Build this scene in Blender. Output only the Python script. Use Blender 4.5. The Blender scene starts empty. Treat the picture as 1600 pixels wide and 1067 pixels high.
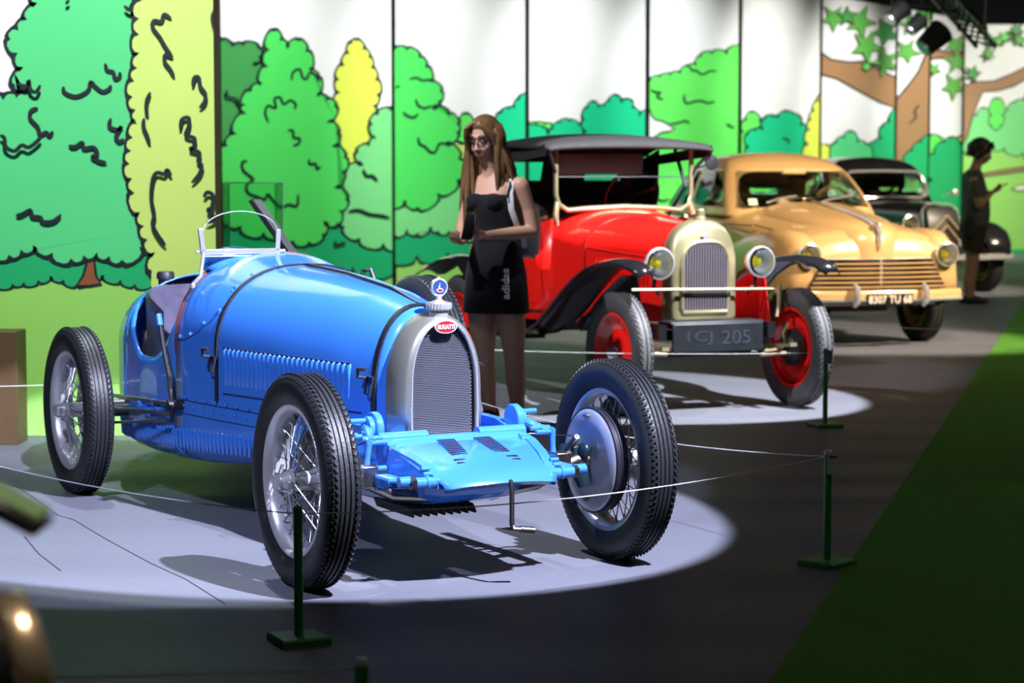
import bpy, math, random
from math import sin, cos, pi, radians, sqrt, atan2
from mathutils import Vector as V, Matrix
random.seed(7)
SC = bpy.context.scene
COL = SC.collection

# ------------------------------------------------ camera
F, H, CX, CY = 3350.0, 1.385, 800.0, 533.5
P = math.atan((533.5 - 270) / F)
cam = bpy.data.cameras.new('camera'); camo = bpy.data.objects.new('camera', cam); COL.objects.link(camo)
camo.location = (0, 0, H); camo.rotation_euler = (pi/2 - P, 0, 0)
cam.sensor_width = 36; cam.lens = F/1600*36; cam.clip_start = .05; cam.clip_end = 200
cam.dof.use_dof = True; cam.dof.focus_distance = 7.5; cam.dof.aperture_fstop = 3.8
SC.camera = camo
SC.view_settings.view_transform = 'Standard'; SC.view_settings.look = 'None'
SC.view_settings.gamma = 1; SC.view_settings.exposure = 0; SC.view_settings.use_curve_mapping = False
# ------------------------------------------------ world
w = bpy.data.worlds.new('world'); SC.world = w; w.use_nodes = True
w.node_tree.nodes['Background'].inputs[0].default_value = (.22, .55, .30, 1)
w.node_tree.nodes['Background'].inputs[1].default_value = .005
# ------------------------------------------------ lamps of the hall (profile spots on the ceiling) and added area fills
def spot(name, loc, tgt, power, size, col=(1, 1, 1), blend=.05, rad=.04):
    l = bpy.data.lights.new(name, 'SPOT'); l.energy = power; l.spot_size = radians(size); l.spot_blend = blend
    l.shadow_soft_size = rad; l.color = col
    o = bpy.data.objects.new(name, l); COL.objects.link(o); o.location = loc
    o.rotation_euler = (V(tgt) - V(loc)).to_track_quat('-Z', 'Y').to_euler(); return o
def area(name, loc, tgt, power, sx, sy, col=(1, 1, 1)):
    l = bpy.data.lights.new(name, 'AREA'); l.energy = power; l.shape = 'RECTANGLE'; l.size = sx; l.size_y = sy; l.color = col
    o = bpy.data.objects.new(name, l); COL.objects.link(o); o.location = loc
    o.rotation_euler = (V(tgt) - V(loc)).to_track_quat('-Z', 'Y').to_euler(); return o
LAV = (.72, .76, 1.0); COOL = (.86, .93, 1.0); WARM = (1.0, .82, .60)
spot('spot_key', (2.3, 4.6, 5.3), (-.95, 8.75, 0), 8800, 27, LAV, .04)
spot('spot_left', (-2.7, 3.6, 5.2), (-1.05, 8.6, 0), 1500, 25, (.62, .66, 1.0), .04)
spot('spot_back', (-2.0, 10.9, 5.4), (-1.0, 8.45, 0), 1100, 26, COOL, .04)
spot('spot_red', (3.9, 10.0, 5.6), (.62, 13.3, 0), 9500, 23.5, (.9, .93, 1), .06)
spot('spot_red_low', (-2.2, 9.0, 5.2), (.5, 13.3, .6), 1600, 26, (.95, .93, 1), .3)
spot('spot_tan', (7.5, 13.5, 5.0), (2.3, 18.3, 0), 6300, 27, WARM, .5)
spot('spot_tan_front', (2.4, 11.5, 5.2), (2.4, 18.0, .5), 1800, 26, WARM, .5)
spot('spot_black', (8.0, 20.0, 4.4), (4.4, 26, .5), 4500, 30, WARM, .5)
area('aisle_fill', (4.5, 5.5, 5.7), (3.2, 7.5, 0), 20, 3.0, .6, (1.0, .84, .66))  # added soft fill, lifts the near floor and the metal reflections
area('aisle_fill_far', (8.5, 17, 5.7), (6.5, 19, 0), 150, 3.0, .6, (1.0, .95, .75))  # added fill that brightens the far carpet, no fixture modelled
area('left_fill', (-3.0, 1.5, 5.7), (-1.2, 5.5, 0), 7, 3.0, .6, (.75, 1.0, .85))  # added fill for the dark floor at the left
spot('spot_corner', (.3, 1.2, 5.0), (-.75, 2.5, .9), 900, 22, (1.0, .85, .66), .3, .1)
spot('spot_streak', (4.6, 4.2, 4.0), (2.35, 9.1, 0), 70, 5.5, (.5, 1.0, .8), .8, .05)
# ------------------------------------------------ materials
MATS = {}
def mat(name, col, rough=.5, metal=0., coat=0., noise=0., nscale=20., bump=0., bscale=200., emit=None, spec=.5, trans=0., alpha=1., sheen=0.):
    if name in MATS: return MATS[name]
    m = bpy.data.materials.new(name); m.use_nodes = True; nt = m.node_tree; b = nt.nodes['Principled BSDF']
    b.inputs['Base Color'].default_value = (*col, 1); b.inputs['Roughness'].default_value = rough
    b.inputs['Metallic'].default_value = metal; b.inputs['Coat Weight'].default_value = coat; b.inputs['Coat Roughness'].default_value = .04
    b.inputs['Specular IOR Level'].default_value = spec; b.inputs['Transmission Weight'].default_value = trans; b.inputs['Alpha'].default_value = alpha
    b.inputs['Sheen Weight'].default_value = sheen
    tc = nt.nodes.new('ShaderNodeTexCoord')
    n = nt.nodes.new('ShaderNodeTexNoise'); n.inputs['Scale'].default_value = nscale; n.inputs['Detail'].default_value = 5
    nt.links.new(tc.outputs['Object'], n.inputs['Vector'])
    if noise:
        r = nt.nodes.new('ShaderNodeMixRGB'); r.inputs[1].default_value = (*[c*(1-noise) for c in col], 1); r.inputs[2].default_value = (*[min(1, c*(1+noise)) for c in col], 1)
        nt.links.new(n.outputs['Fac'], r.inputs[0]); nt.links.new(r.outputs[0], b.inputs['Base Color'])
    mr = nt.nodes.new('ShaderNodeMapRange'); mr.inputs['To Min'].default_value = max(.01, rough*.85); mr.inputs['To Max'].default_value = min(1, rough*1.15+.01)
    nt.links.new(n.outputs['Fac'], mr.inputs['Value']); nt.links.new(mr.outputs[0], b.inputs['Roughness'])
    if bump:
        n2 = nt.nodes.new('ShaderNodeTexNoise'); n2.inputs['Scale'].default_value = bscale; nt.links.new(tc.outputs['Object'], n2.inputs['Vector'])
        bp = nt.nodes.new('ShaderNodeBump'); bp.inputs['Strength'].default_value = bump; bp.inputs['Distance'].default_value = .01
        nt.links.new(n2.outputs['Fac'], bp.inputs['Height']); nt.links.new(bp.outputs[0], b.inputs['Normal'])
    if emit: b.inputs['Emission Color'].default_value = (*emit[:3], 1); b.inputs['Emission Strength'].default_value = emit[3]
    MATS[name] = m; return m
def srgb(r, g, b): return tuple(((c/255+.055)/1.055)**2.4 if c > 10 else c/255/12.92 for c in (r, g, b))

# ------------------------------------------------ mesh builder
class MB:
    def __init__(s): s.v = []; s.f = []; s.m = []; s.T = Matrix()
    def add(s, vs, fs, mi=0):
        o = len(s.v); s.v += [s.T @ V(p) for p in vs]
        for f in fs: s.f.append([i+o for i in f]); s.m.append(mi)
        return s
    def box(s, c, d, mi=0, rz=0, ry=0, rx=0):
        R = Matrix.Rotation(rz, 3, 'Z') @ Matrix.Rotation(ry, 3, 'Y') @ Matrix.Rotation(rx, 3, 'X'); c = V(c)
        vs = [c + R @ V((x*d[0]/2, y*d[1]/2, z*d[2]/2)) for x in (-1, 1) for y in (-1, 1) for z in (-1, 1)]
        return s.add(vs, [(0, 1, 3, 2), (4, 6, 7, 5), (0, 4, 5, 1), (2, 3, 7, 6), (0, 2, 6, 4), (1, 5, 7, 3)], mi)
    def loft(s, secs, mi=0, closed=True, caps=True):
        n = len(secs[0]); vs = [p for q in secs for p in q]; fs = []
        for i in range(len(secs)-1):
            for j in range(n if closed else n-1):
                k = (j+1) % n; fs.append((i*n+j, i*n+k, (i+1)*n+k, (i+1)*n+j))
        if caps and closed: fs.append(tuple(range(n))[::-1]); fs.append(tuple((len(secs)-1)*n+i for i in range(n)))
        return s.add(vs, fs, mi)
    def tube(s, pts, r, n=10, mi=0, caps=True, flat=1.0):
        pts = [V(p) for p in pts]; k = len(pts); rs = [r]*k if not isinstance(r, (list, tuple)) else r
        secs = []; up = None
        for i, p in enumerate(pts):
            t = (pts[min(i+1, k-1)] - pts[max(i-1, 0)]).normalized()
            if up is None: up = t.orthogonal().normalized() if abs(t.z) > .95 else (V((0, 0, 1)) - t*t.z).normalized()
            else: up = (up - t*up.dot(t)).normalized()
            b = t.cross(up); secs.append([p + (up*cos(2*pi*a/n)*flat + b*sin(2*pi*a/n))*rs[i] for a in range(n)])
        return s.loft(secs, mi, True, caps)
    def lathe(s, prof, n=32, c=(0, 0, 0), axis='y', mi=0, closed=False, a0=0, a1=2*pi, capends=False):
        c = V(c); full = abs(a1-a0-2*pi) < 1e-6; m = n if full else n+1; vs = []; k = len(prof)
        for j in range(m):
            a = a0 + (a1-a0)*j/n
            for r, h in prof:
                x, z = r*cos(a), r*sin(a)
                vs.append(c + V({'y': (x, h, z), 'z': (x, z, h), 'x': (h, x, z)}[axis]))
        fs = []
        for j in range(n):
            j2 = (j+1) % m
            for i in range(k if closed else k-1):
                i2 = (i+1) % k; fs.append((j*k+i, j*k+i2, j2*k+i2, j2*k+i))
        if capends:
            fs.append([j*k for j in range(m)]); fs.append([j*k+k-1 for j in range(m)][::-1])
        return s.add(vs, fs, mi)
    def cyl(s, p, q, r, n=16, mi=0, r2=None): return s.tube([p, q], [r, r if r2 is None else r2], n, mi)
    def ball(s, c, r, n=16, mi=0):
        r = (r, r, r) if not isinstance(r, (tuple, list)) else r; secs = []
        for i in range(1, n//2):
            a = pi*i/(n//2); secs.append([V(c) + V((r[0]*sin(a)*cos(2*pi*j/n), r[1]*sin(a)*sin(2*pi*j/n), r[2]*cos(a))) for j in range(n)])
        return s.loft(secs, mi)
    def prism(s, poly, f0, f1, mi=0):
        n = len(poly); return s.add([f0(*p) for p in poly] + [f1(*p) for p in poly],
            [tuple(range(n))[::-1], tuple(range(n, 2*n))] + [(i, (i+1) % n, n+(i+1) % n, n+i) for i in range(n)], mi)
    def build(s, name, mats, parent=None, ang=35, bevel=0, solid=0, sub=0, label=None, loc=None, rot=None, recalc=True, solid_off=-1):
        me = bpy.data.meshes.new(name); me.from_pydata(s.v, [], s.f)
        for m in (mats if isinstance(mats, (list, tuple)) else [mats]): me.materials.append(m)
        for p, mi in zip(me.polygons, s.m): p.material_index = mi
        if recalc:
            import bmesh
            bm = bmesh.new(); bm.from_mesh(me); bmesh.ops.remove_doubles(bm, verts=bm.verts, dist=1e-6); bmesh.ops.recalc_face_normals(bm, faces=bm.faces); bm.to_mesh(me); bm.free()
        for p in me.polygons: p.use_smooth = ang > 0
        if ang > 0: me.set_sharp_from_angle(angle=radians(ang))
        o = bpy.data.objects.new(name, me); COL.objects.link(o)
        if parent: o.parent = parent
        if loc: o.location = loc
        if rot: o.rotation_euler = rot
        if sub: md = o.modifiers.new('sub', 'SUBSURF'); md.levels = sub; md.render_levels = sub
        if solid: md = o.modifiers.new('solid', 'SOLIDIFY'); md.thickness = solid; md.offset = solid_off
        if bevel: md = o.modifiers.new('bevel', 'BEVEL'); md.width = bevel; md.segments = 2; md.limit_method = 'ANGLE'
        if label: o['label'] = label
        return o
def tag(o, label, cat, group=None, kind=None):
    if label: o['label'] = label
    if cat: o['category'] = cat
    if group: o['group'] = group
    if kind: o['kind'] = kind
    return o
def thing(name, label, cat, loc=(0, 0, 0), rz=0, group=None):
    o = bpy.data.objects.new(name, None); COL.objects.link(o); o.location = loc; o.rotation_euler = (0, 0, rz); o.empty_display_size = .2
    return tag(o, label, cat, group)
def text_mb(txt, h, depth, fn, width=None, font_sx=1.0, mb=None, mi=0, bold=0.0):
    """lettering as solid geometry; fn maps (u, v, d) to space, u/v centred"""
    cu = bpy.data.curves.new('t', 'FONT'); cu.body = txt; cu.size = 1; cu.align_x = 'CENTER'; cu.align_y = 'CENTER'; cu.extrude = .5; cu.resolution_u = 3; cu.offset = bold
    o = bpy.data.objects.new('t', cu); me = o.to_mesh()
    xs = [v.co.x for v in me.vertices]; ys = [v.co.y for v in me.vertices]
    sy = h/(max(ys)-min(ys)); sx = sy*font_sx if width is None else width/(max(xs)-min(xs)); mx = (max(xs)+min(xs))/2; my = (max(ys)+min(ys))/2
    vs = [fn((v.co.x-mx)*sx, (v.co.y-my)*sy, (v.co.z+.5)*depth) for v in me.vertices]; fs = [tuple(p.vertices) for p in me.polygons]
    o.to_mesh_clear(); bpy.data.objects.remove(o); bpy.data.curves.remove(cu)
    mb = mb or MB(); mb.add(vs, fs, mi); return mb

# ------------------------------------------------ photograph geometry helpers
fv = V((0, cos(P), -sin(P))); rv = V((1, 0, 0)); uv = rv.cross(fv); CAM = V((0, 0, H))
def ray(px, py): return fv*F + rv*(px-CX) - uv*(py-CY)
def ground(px, py, z=0.): d = ray(px, py); return CAM + d*((z-H)/d.z)

# ------------------------------------------------ the hall
def floor_material():
    m = mat('black_vinyl_floor', (.17, .17, .19), .55, spec=.2); nt = m.node_tree; b = nt.nodes['Principled BSDF']
    tc = nt.nodes.new('ShaderNodeTexCoord'); mp = nt.nodes.new('ShaderNodeMapping'); mp.inputs['Scale'].default_value = (.25, 1, 1)
    nt.links.new(tc.outputs['Object'], mp.inputs['Vector'])
    wv = nt.nodes.new('ShaderNodeTexWave'); wv.bands_direction = 'Y'; wv.inputs['Scale'].default_value = .4; wv.inputs['Distortion'].default_value = 4.5; wv.inputs['Detail'].default_value = 2; wv.inputs['Detail Scale'].default_value = .6
    nt.links.new(mp.outputs[0], wv.inputs['Vector'])
    n2 = nt.nodes.new('ShaderNodeTexNoise'); n2.inputs['Scale'].default_value = 1.3; n2.inputs['Detail'].default_value = 3; nt.links.new(mp.outputs[0], n2.inputs['Vector'])
    n3 = nt.nodes.new('ShaderNodeTexNoise'); n3.inputs['Scale'].default_value = 260; nt.links.new(tc.outputs['Object'], n3.inputs['Vector'])
    ad = nt.nodes.new('ShaderNodeMath'); ad.operation = 'MULTIPLY_ADD'; ad.inputs[1].default_value = .6; nt.links.new(wv.outputs['Fac'], ad.inputs[0]); nt.links.new(n2.outputs['Fac'], ad.inputs[2])
    ad2 = nt.nodes.new('ShaderNodeMath'); ad2.operation = 'MULTIPLY_ADD'; ad2.inputs[1].default_value = .02; nt.links.new(n3.outputs['Fac'], ad2.inputs[0]); nt.links.new(ad.outputs[0], ad2.inputs[2])
    bp = nt.nodes.new('ShaderNodeBump'); bp.inputs['Strength'].default_value = .5; bp.inputs['Distance'].default_value = .03
    nt.links.new(ad2.outputs[0], bp.inputs['Height']); nt.links.new(bp.outputs[0], b.inputs['Normal'])
    r = nt.nodes.new('ShaderNodeMixRGB'); r.inputs[1].default_value = (.105, .108, .13, 1); r.inputs[2].default_value = (.145, .148, .175, 1)
    nt.links.new(n2.outputs['Fac'], r.inputs[0]); nt.links.new(r.outputs[0], b.inputs['Base Color'])
    return m
MB().box((0, 24, -.05), (44, 56, .1)).build('floor', floor_material(), ang=0)['kind'] = 'structure'
black = mat('matt_black', (.006, .006, .007), .8)
MB().box((0, 24, 5.9), (44, 56, .1)).build('ceiling', black, ang=0)['kind'] = 'structure'
MB().box((0, 42, 3), (44, .1, 6)).build('wall_back', black, ang=0)['kind'] = 'structure'
MB().box((-14, 20, 3), (.1, 48, 6)).build('wall_left', black, ang=0)['kind'] = 'structure'
MB().box((14, 20, 3), (.1, 48, 6)).build('wall_right', black, ang=0)['kind'] = 'structure'
# vinyl sheet joints seen as thin dark wavy lines in the light pool
for k, pts in enumerate([[(20, 758), (48, 775), (90, 805), (115, 812), (165, 842), (235, 880), (290, 905), (352, 944)], [(38, 838), (60, 865), (95, 892)]]):
    mb = MB(); pts = [ground(*p) for p in pts]
    for a, b in zip(pts, pts[1:]):
        n = (b-a).cross(V((0, 0, 1))).normalized()*.0022; z = V((0, 0, .0015))
        mb.add([a-n+z, a+n+z, b+n+z, b-n+z], [(0, 1, 2, 3)])
    mb.build('trim_%d' % (k+1), mat('joint_line', (.02, .02, .025), .8), ang=0)['kind'] = 'structure'
# green carpet
g0, g1 = ground(1203, 1067), ground(1581, 500); dd = (g1-g0)/(g1.y-g0.y)
def car_edge(y): return g0 + dd*(y-g0.y)
mb = MB(); a, b = car_edge(1.0), car_edge(34); z0, z1 = V((0, 0, .0005)), V((0, 0, .006)); R = V((13, 0, 0))
a2, b2 = V((9, 1.0, 0)), V((13.4, 34, 0))
mb.prism([(a.x, a.y), (a2.x, a2.y), (b2.x, b2.y), (b.x, b.y)], lambda x, y: V((x, y, .0005)), lambda x, y: V((x, y, .006)))
cm = mat('green_carpet', (.085, .26, .035), .95, noise=.35, nscale=90, bump=.6, bscale=420, spec=.1)
tag(mb.build('carpet_runner', cm, ang=0), 'green carpet laid along the right side of the black floor', 'carpet')

# ------------------------------------------------ forest mural panels
class Art:
    def __init__(s, p0, d, xl, xr, n):
        s.p0, s.n, s.xl, s.xr = V(p0), V(n).normalized(), xl, xr; s.mb = MB(); s.mats = []; s.layer = 0
    def at(s, px, py, off=0.):
        d = ray(px, py); q = s.p0 + s.n*off; return CAM + d*((q-CAM).dot(s.n)/d.dot(s.n))
    def mi(s, c):
        if c not in s.mats: s.mats.append(c)
        return s.mats.index(c)
    def plumb(s, q): return CX+(q[0]-CX)*(CY+F/math.tan(P)-200)/(CY+F/math.tan(P)-q[1])   # follows the true vertical edges
    def clip(s, poly):
        for sg, X in ((1, s.xl), (-1, s.xr)):
            out = []; n = len(poly)
            for i in range(n):
                a, b = poly[i], poly[(i+1) % n]; ua, ub = s.plumb(a), s.plumb(b); ia, ib = sg*(ua-X) >= 0, sg*(ub-X) >= 0
                if ia: out.append(a)
                if ia != ib:
                    t = (X-ua)/(ub-ua); out.append((a[0]+(b[0]-a[0])*t, a[1]+(b[1]-a[1])*t))
            poly = out
            if len(poly) < 3: return []
        return poly
    def poly(s, pts, c):
        s.layer += 1; pts = s.clip(pts)
        if pts: s.mb.add([s.at(x, y, .0015*s.layer) for x, y in pts], [tuple(range(len(pts)))], s.mi(c))
    def ribbon(s, pts, wd, c='ink', taper=True, newlayer=True):
        if newlayer: s.layer += 1
        n = len(pts); L = []
        for i in range(n):
            a, b = pts[max(i-1, 0)], pts[min(i+1, n-1)]; dx, dy = b[0]-a[0], b[1]-a[1]; l = sqrt(dx*dx+dy*dy) or 1
            k = wd[i] if isinstance(wd, list) else wd
            if taper: k *= min(1, .45+.25*min(i, n-1-i))
            L.append(((pts[i][0]-dy/l*k/2, pts[i][1]+dx/l*k/2), (pts[i][0]+dy/l*k/2, pts[i][1]-dx/l*k/2)))
        for (a, b), (p, q) in zip(L, L[1:]):
            t = s.clip([a, b, q, p])
            if t: s.mb.add([s.at(x, y, .0015*s.layer) for x, y in t], [tuple(range(len(t)))], s.mi(c))
def lumpy(pts, L, amp=.3, closed=True):
    A = sum(pts[i][0]*pts[(i+1) % len(pts)][1]-pts[(i+1) % len(pts)][0]*pts[i][1] for i in range(len(pts)))
    sg = 1 if A > 0 else -1; out = []; wd = []; n = len(pts)
    for i in range(n if closed else n-1):
        a, b = pts[i], pts[(i+1) % n]; l = sqrt((b[0]-a[0])**2+(b[1]-a[1])**2)
        if l < .5: continue
        k = max(1, round(l/L)); cuts = [0]+sorted((j+random.uniform(-.2, .2))/k for j in range(1, k))+[1]
        for t0, t1 in zip(cuts, cuts[1:]):
            for q in range(5):
                u = q/5; t = t0+(t1-t0)*(u + .13*sin(2*pi*u)*-1); h = sin(pi*u)**.8*amp*(t1-t0)*l
                out.append((a[0]+(b[0]-a[0])*t+sg*(b[1]-a[1])/l*h, a[1]+(b[1]-a[1])*t-sg*(b[0]-a[0])/l*h)); wd.append(1.5 if q == 0 else (1.15 if q in (1, 4) else .75))
    if not closed: out.append(pts[-1]); wd.append(1)
    return out, wd
def smooth(pts, k=4):
    out = []; n = len(pts)
    for i in range(n-1):
        p0, p1, p2, p3 = pts[max(i-1, 0)], pts[i], pts[i+1], pts[min(i+2, n-1)]
        for j in range(k):
            t = j/k; out.append(tuple(.5*(2*p1[c]+(p2[c]-p0[c])*t+(2*p0[c]-5*p1[c]+4*p2[c]-p3[c])*t*t+(3*p1[c]-p0[c]-3*p2[c]+p3[c])*t**3) for c in (0, 1)))
    return out+[pts[-1]]
def Z(x0, y0, s, *pts): return [(x0+p[0]*s, y0+p[1]*s) for p in pts]
PALETTE = {}
def pm(name, rgb): PALETTE[name] = mat('print_'+name, srgb(*rgb), .55, noise=.03, nscale=2)
for k_, c_ in dict(sky=(236, 236, 232), ink=(18, 30, 38), mint=(84, 208, 130), lime=(150, 214, 100), teal=(22, 172, 104), yellow=(198, 224, 116), brown=(140, 82, 48),
                   moss=(62, 150, 74), bright=(76, 214, 92), leafy=(98, 226, 92), sea=(20, 196, 134), bark=(158, 118, 80), maple=(92, 176, 74), pale=(120, 216, 130), lemon=(216, 232, 84), cream=(240, 232, 214), umber=(96, 58, 40)).items(): pm(k_, c_)
def leaf(A, cx, cy, r, rot, c='maple'):
    pts = []
    for i in range(10):
        a = rot+pi*i/5; k = r*(1.0 if i % 2 == 0 else .42)*random.uniform(.9, 1.1); pts.append((cx+k*cos(a), cy+k*sin(a)))
    A.poly(pts, c); A.ribbon(pts+[pts[0]], 1.6, 'umber', False)
def panel(A, name, ht, label, thick=.06, regions=()):
    """regions: ('R', colour, pts, lumpL, inkwidth) | ('P', colour, pts) | ('S', pts, inkwidth) | ('L', ...)"""
    # slab
    n = A.n; a, b = A.at(A.xl, 200), A.at(A.xr, 200); a.z = b.z = 0; up = V((0, 0, ht))
    A.mb.add([a, b, b+up, a+up, a-n*thick, b-n*thick, b+up-n*thick, a+up-n*thick], [(0, 1, 2, 3)], A.mi('sky'))
    A.mb.add([a, b, b+up, a+up, a-n*thick, b-n*thick, b+up-n*thick, a+up-n*thick], [(5, 4, 7, 6), (4, 0, 3, 7), (1, 5, 6, 2), (3, 2, 6, 7), (4, 5, 1, 0)], A.mi('umber'))
    for r in regions:
        if r[0] == 'R':
            o, wd = lumpy(r[2], r[3]); A.poly(o, r[1]); A.ribbon(o+[o[0]], [q*r[4] for q in wd+[wd[0]]], 'ink', False)
        elif r[0] == 'P': A.poly(r[2], r[1])
        elif r[0] == 'O': A.poly(r[2], r[1]); A.ribbon(r[2]+[r[2][0]], r[3], 'ink', False)
        elif r[0] == 'S': A.ribbon(smooth(r[1]), r[2])
        elif r[0] == 'L': leaf(A, *r[1:])
    # trim overhanging print below the floor or above the top
    for v in A.mb.v: v.z = min(max(v.z, 0.002), ht)
    o = A.mb.build(name, [PALETTE[c] for c in A.mats], ang=0, recalc=False)
    return tag(o, label, 'mural panel', 'forest mural panels')
# left panel stands nearer, square to the room
Z4 = lambda *p: Z(0, 0, .45, *p)
A = Art((0, 11.25, 0), (1, 0, 0), -70, 335, (0, -1, 0))
gp = 440
SQ = [Z4((365, 220), (372, 245), (392, 250), (400, 275), (415, 268), (416, 250)), Z4((220, 300), (225, 322), (265, 335), (305, 315), (315, 285), (330, 300), (355, 318), (378, 310), (385, 295)),
      Z4((132, 375), (108, 385), (105, 412), (130, 440), (140, 468), (160, 460), (172, 472), (184, 455)), Z4((385, 410), (380, 440), (410, 450), (422, 438), (402, 475), (415, 492), (430, 482)),
      Z4((238, 505), (260, 510), (285, 495), (292, 515), (325, 512), (338, 535), (320, 545), (345, 560), (370, 565)), Z4((55, 748), (75, 745), (105, 730), (112, 750), (140, 755), (150, 770), (185, 768), (212, 745)),
      Z4((595, 65), (570, 50), (560, 75), (535, 72), (530, 95), (555, 130), (575, 165), (600, 200)), Z4((600, 200), (575, 190), (572, 215), (590, 240), (605, 268)), Z4((522, 320), (510, 350), (508, 380), (512, 405)),
      Z4((500, 410), (498, 440), (510, 470), (520, 500)), Z4((668, 300), (675, 270), (690, 270), (695, 300), (712, 325), (710, 355), (692, 375)), Z4((625, 450), (632, 415), (655, 410), (655, 440), (645, 470), (675, 480), (672, 510), (660, 518), (692, 530), (688, 560), (700, 575), (692, 605), (665, 635)),
      Z4((595, 610), (580, 590), (570, 605), (545, 600), (530, 625), (525, 690), (535, 745), (530, 780), (550, 820), (575, 852)), Z4((707, 685), (720, 668), (740, 680), (735, 720), (722, 730), (745, 760), (715, 775)), Z4((742, 100), (738, 60), (748, 30)), Z4((0, 470), (15, 480), (20, 510), (50, 525), (75, 505), (100, 512), (130, 490), (142, 475)),
      Z4((228, 15), (240, 0)), Z4((60, 290), (90, 300), (100, 280), (105, 310), (125, 320), (140, 295)), Z4((430, 20), (450, 35), (460, 20))]
panel(A, 'mural_panel', 3.6, 'nearest mural panel, large mint tree and tall yellow tree above lime ground', .24, [
    ('P', 'lime', [(-70, gp+4), (60, gp+2), (90, 432), (110, 438), (200, 442), (240, 432), (336, 432), (336, 720), (-70, 720)]),
    ('R', 'teal', [(-80, 370), (240, 360), (240, 442), (210, 446), (160, 430), (120, 446), (80, 432), (60, 440), (20, 445), (-80, 448)], 24, 4),
    ('O', 'brown', [(137, 405), (147, 405), (150, 430), (158, 444), (138, 447), (120, 446), (130, 430)], 4),
    ('R', 'mint', [(57, -30), (55, 8), (38, 30), (12, 60), (24, 85), (34, 108), (20, 135), (42, 138), (28, 150), (5, 152), (-80, 152), (-80, 400), (15, 402), (55, 385), (80, 398), (112, 408), (150, 398), (190, 410), (222, 388), (216, 330), (203, 290), (198, 250), (210, 205), (203, 150), (208, 110), (216, 60), (214, 18), (202, 10), (203, -30)], 26, 6),
    ('R', 'yellow', [(222, -30), (213, 30), (214, 85), (206, 125), (203, 152), (212, 190), (203, 215), (198, 255), (206, 300), (216, 335), (226, 375), (240, 398), (234, 425), (400, 425), (400, -30)], 26, 6),
    ('P', 'yellow', [(238, 402), (236, 445), (250, 500), (336, 500), (336, 402)]),
] + [('S', q, 6.5) for q in SQ])
# the long row of panels
def rowp(k): return V((20*(-.137+.0742*k), 20*(1+.1201*k), 0))
dr = (rowp(1)-rowp(0)).normalized(); nr = V((dr.y, -dr.x, 0))
if nr.dot(CAM-rowp(3)) < 0: nr = -nr
def row_art(xl, xr): return Art(rowp(0), dr, xl, xr, nr)
Z5 = lambda *p: Z(330, 0, .4124, *p); Z6 = lambda *p: Z(600, 0, .2625, *p); Z7 = lambda *p: Z(1000, 0, .2249, *p); Z8 = lambda *p: Z(1260, 0, .2812, *p)
HT = 4.0
gl = lambda xl, xr, y: ('P', 'lime', [(xl, y), (xr, y), (xr, 600), (xl, 600)])
A = row_art(346.5, 612)
panel(A, 'mural_panel', HT, 'mural panel with a slim yellow cone tree beside a bright green tree', .06, [
    gl(340, 620, 410),
    ('R', 'moss', Z5((10, 155), (42, 150), (80, 175), (120, 168), (180, 180), (185, 215), (160, 245), (205, 265), (185, 330), (150, 420), (90, 640), (10, 700)), 30, 4),
    ('R', 'lemon', Z5((548, 150), (578, 185), (600, 215), (608, 255), (625, 300), (632, 360), (618, 400), (600, 450), (615, 520), (620, 650), (500, 660), (480, 540), (440, 480), (470, 400), (485, 350), (478, 300), (500, 245), (520, 200), (530, 160)), 26, 4),
    ('R', 'teal', Z5((10, 870), (700, 830), (700, 1010), (610, 1045), (540, 1015), (440, 1000), (330, 985), (10, 990)), 40, 4),
    ('O', 'brown', Z5((268, 880), (290, 880), (292, 950), (300, 1000), (250, 1000), (262, 950)), 3),
    ('R', 'pale', Z5((720, 400), (680, 415), (630, 430), (605, 470), (622, 520), (600, 550), (552, 575), (572, 625), (515, 640), (472, 705), (522, 745), (490, 800), (500, 860), (560, 905), (720, 940)), 38, 4),
    ('R', 'bright', Z5((240, 112), (264, 150), (290, 180), (330, 150), (362, 190), (372, 265), (405, 290), (400, 360), (440, 375), (472, 400), (442, 460), (482, 505), (462, 555), (508, 595), (500, 650), (470, 710), (515, 755), (488, 800), (480, 850), (430, 840), (425, 890), (370, 920), (310, 915), (270, 890), (200, 885), (110, 860), (30, 780), (38, 620), (55, 550), (90, 510), (128, 430), (150, 340), (190, 320), (210, 250), (215, 190)), 34, 4.2),
] + [('S', q, 4) for q in [Z5((305, 305), (310, 275), (335, 262), (345, 290), (360, 300), (375, 275), (400, 290), (408, 310)), Z5((218, 465), (205, 430), (215, 400), (245, 410), (240, 375), (262, 370), (275, 395), (300, 380), (320, 395), (315, 415)), Z5((290, 495), (310, 495), (312, 520), (335, 525), (330, 545), (310, 552)),
        Z5((370, 602), (375, 622), (395, 620), (402, 640), (416, 630)), Z5((138, 610), (118, 615), (122, 645), (145, 665), (160, 680), (135, 700), (140, 730), (175, 745), (205, 755), (215, 735), (240, 765), (265, 785), (295, 775), (325, 780), (330, 735)), Z5((60, 340), (62, 365), (95, 375), (105, 395), (128, 395)),
        Z5((470, 910), (475, 930), (500, 920), (510, 928)), Z5((575, 640), (590, 665), (610, 665), (632, 685)), Z5((520, 800), (560, 795), (600, 810), (640, 815), (680, 825))]])
A = row_art(617, 820.5)
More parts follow.
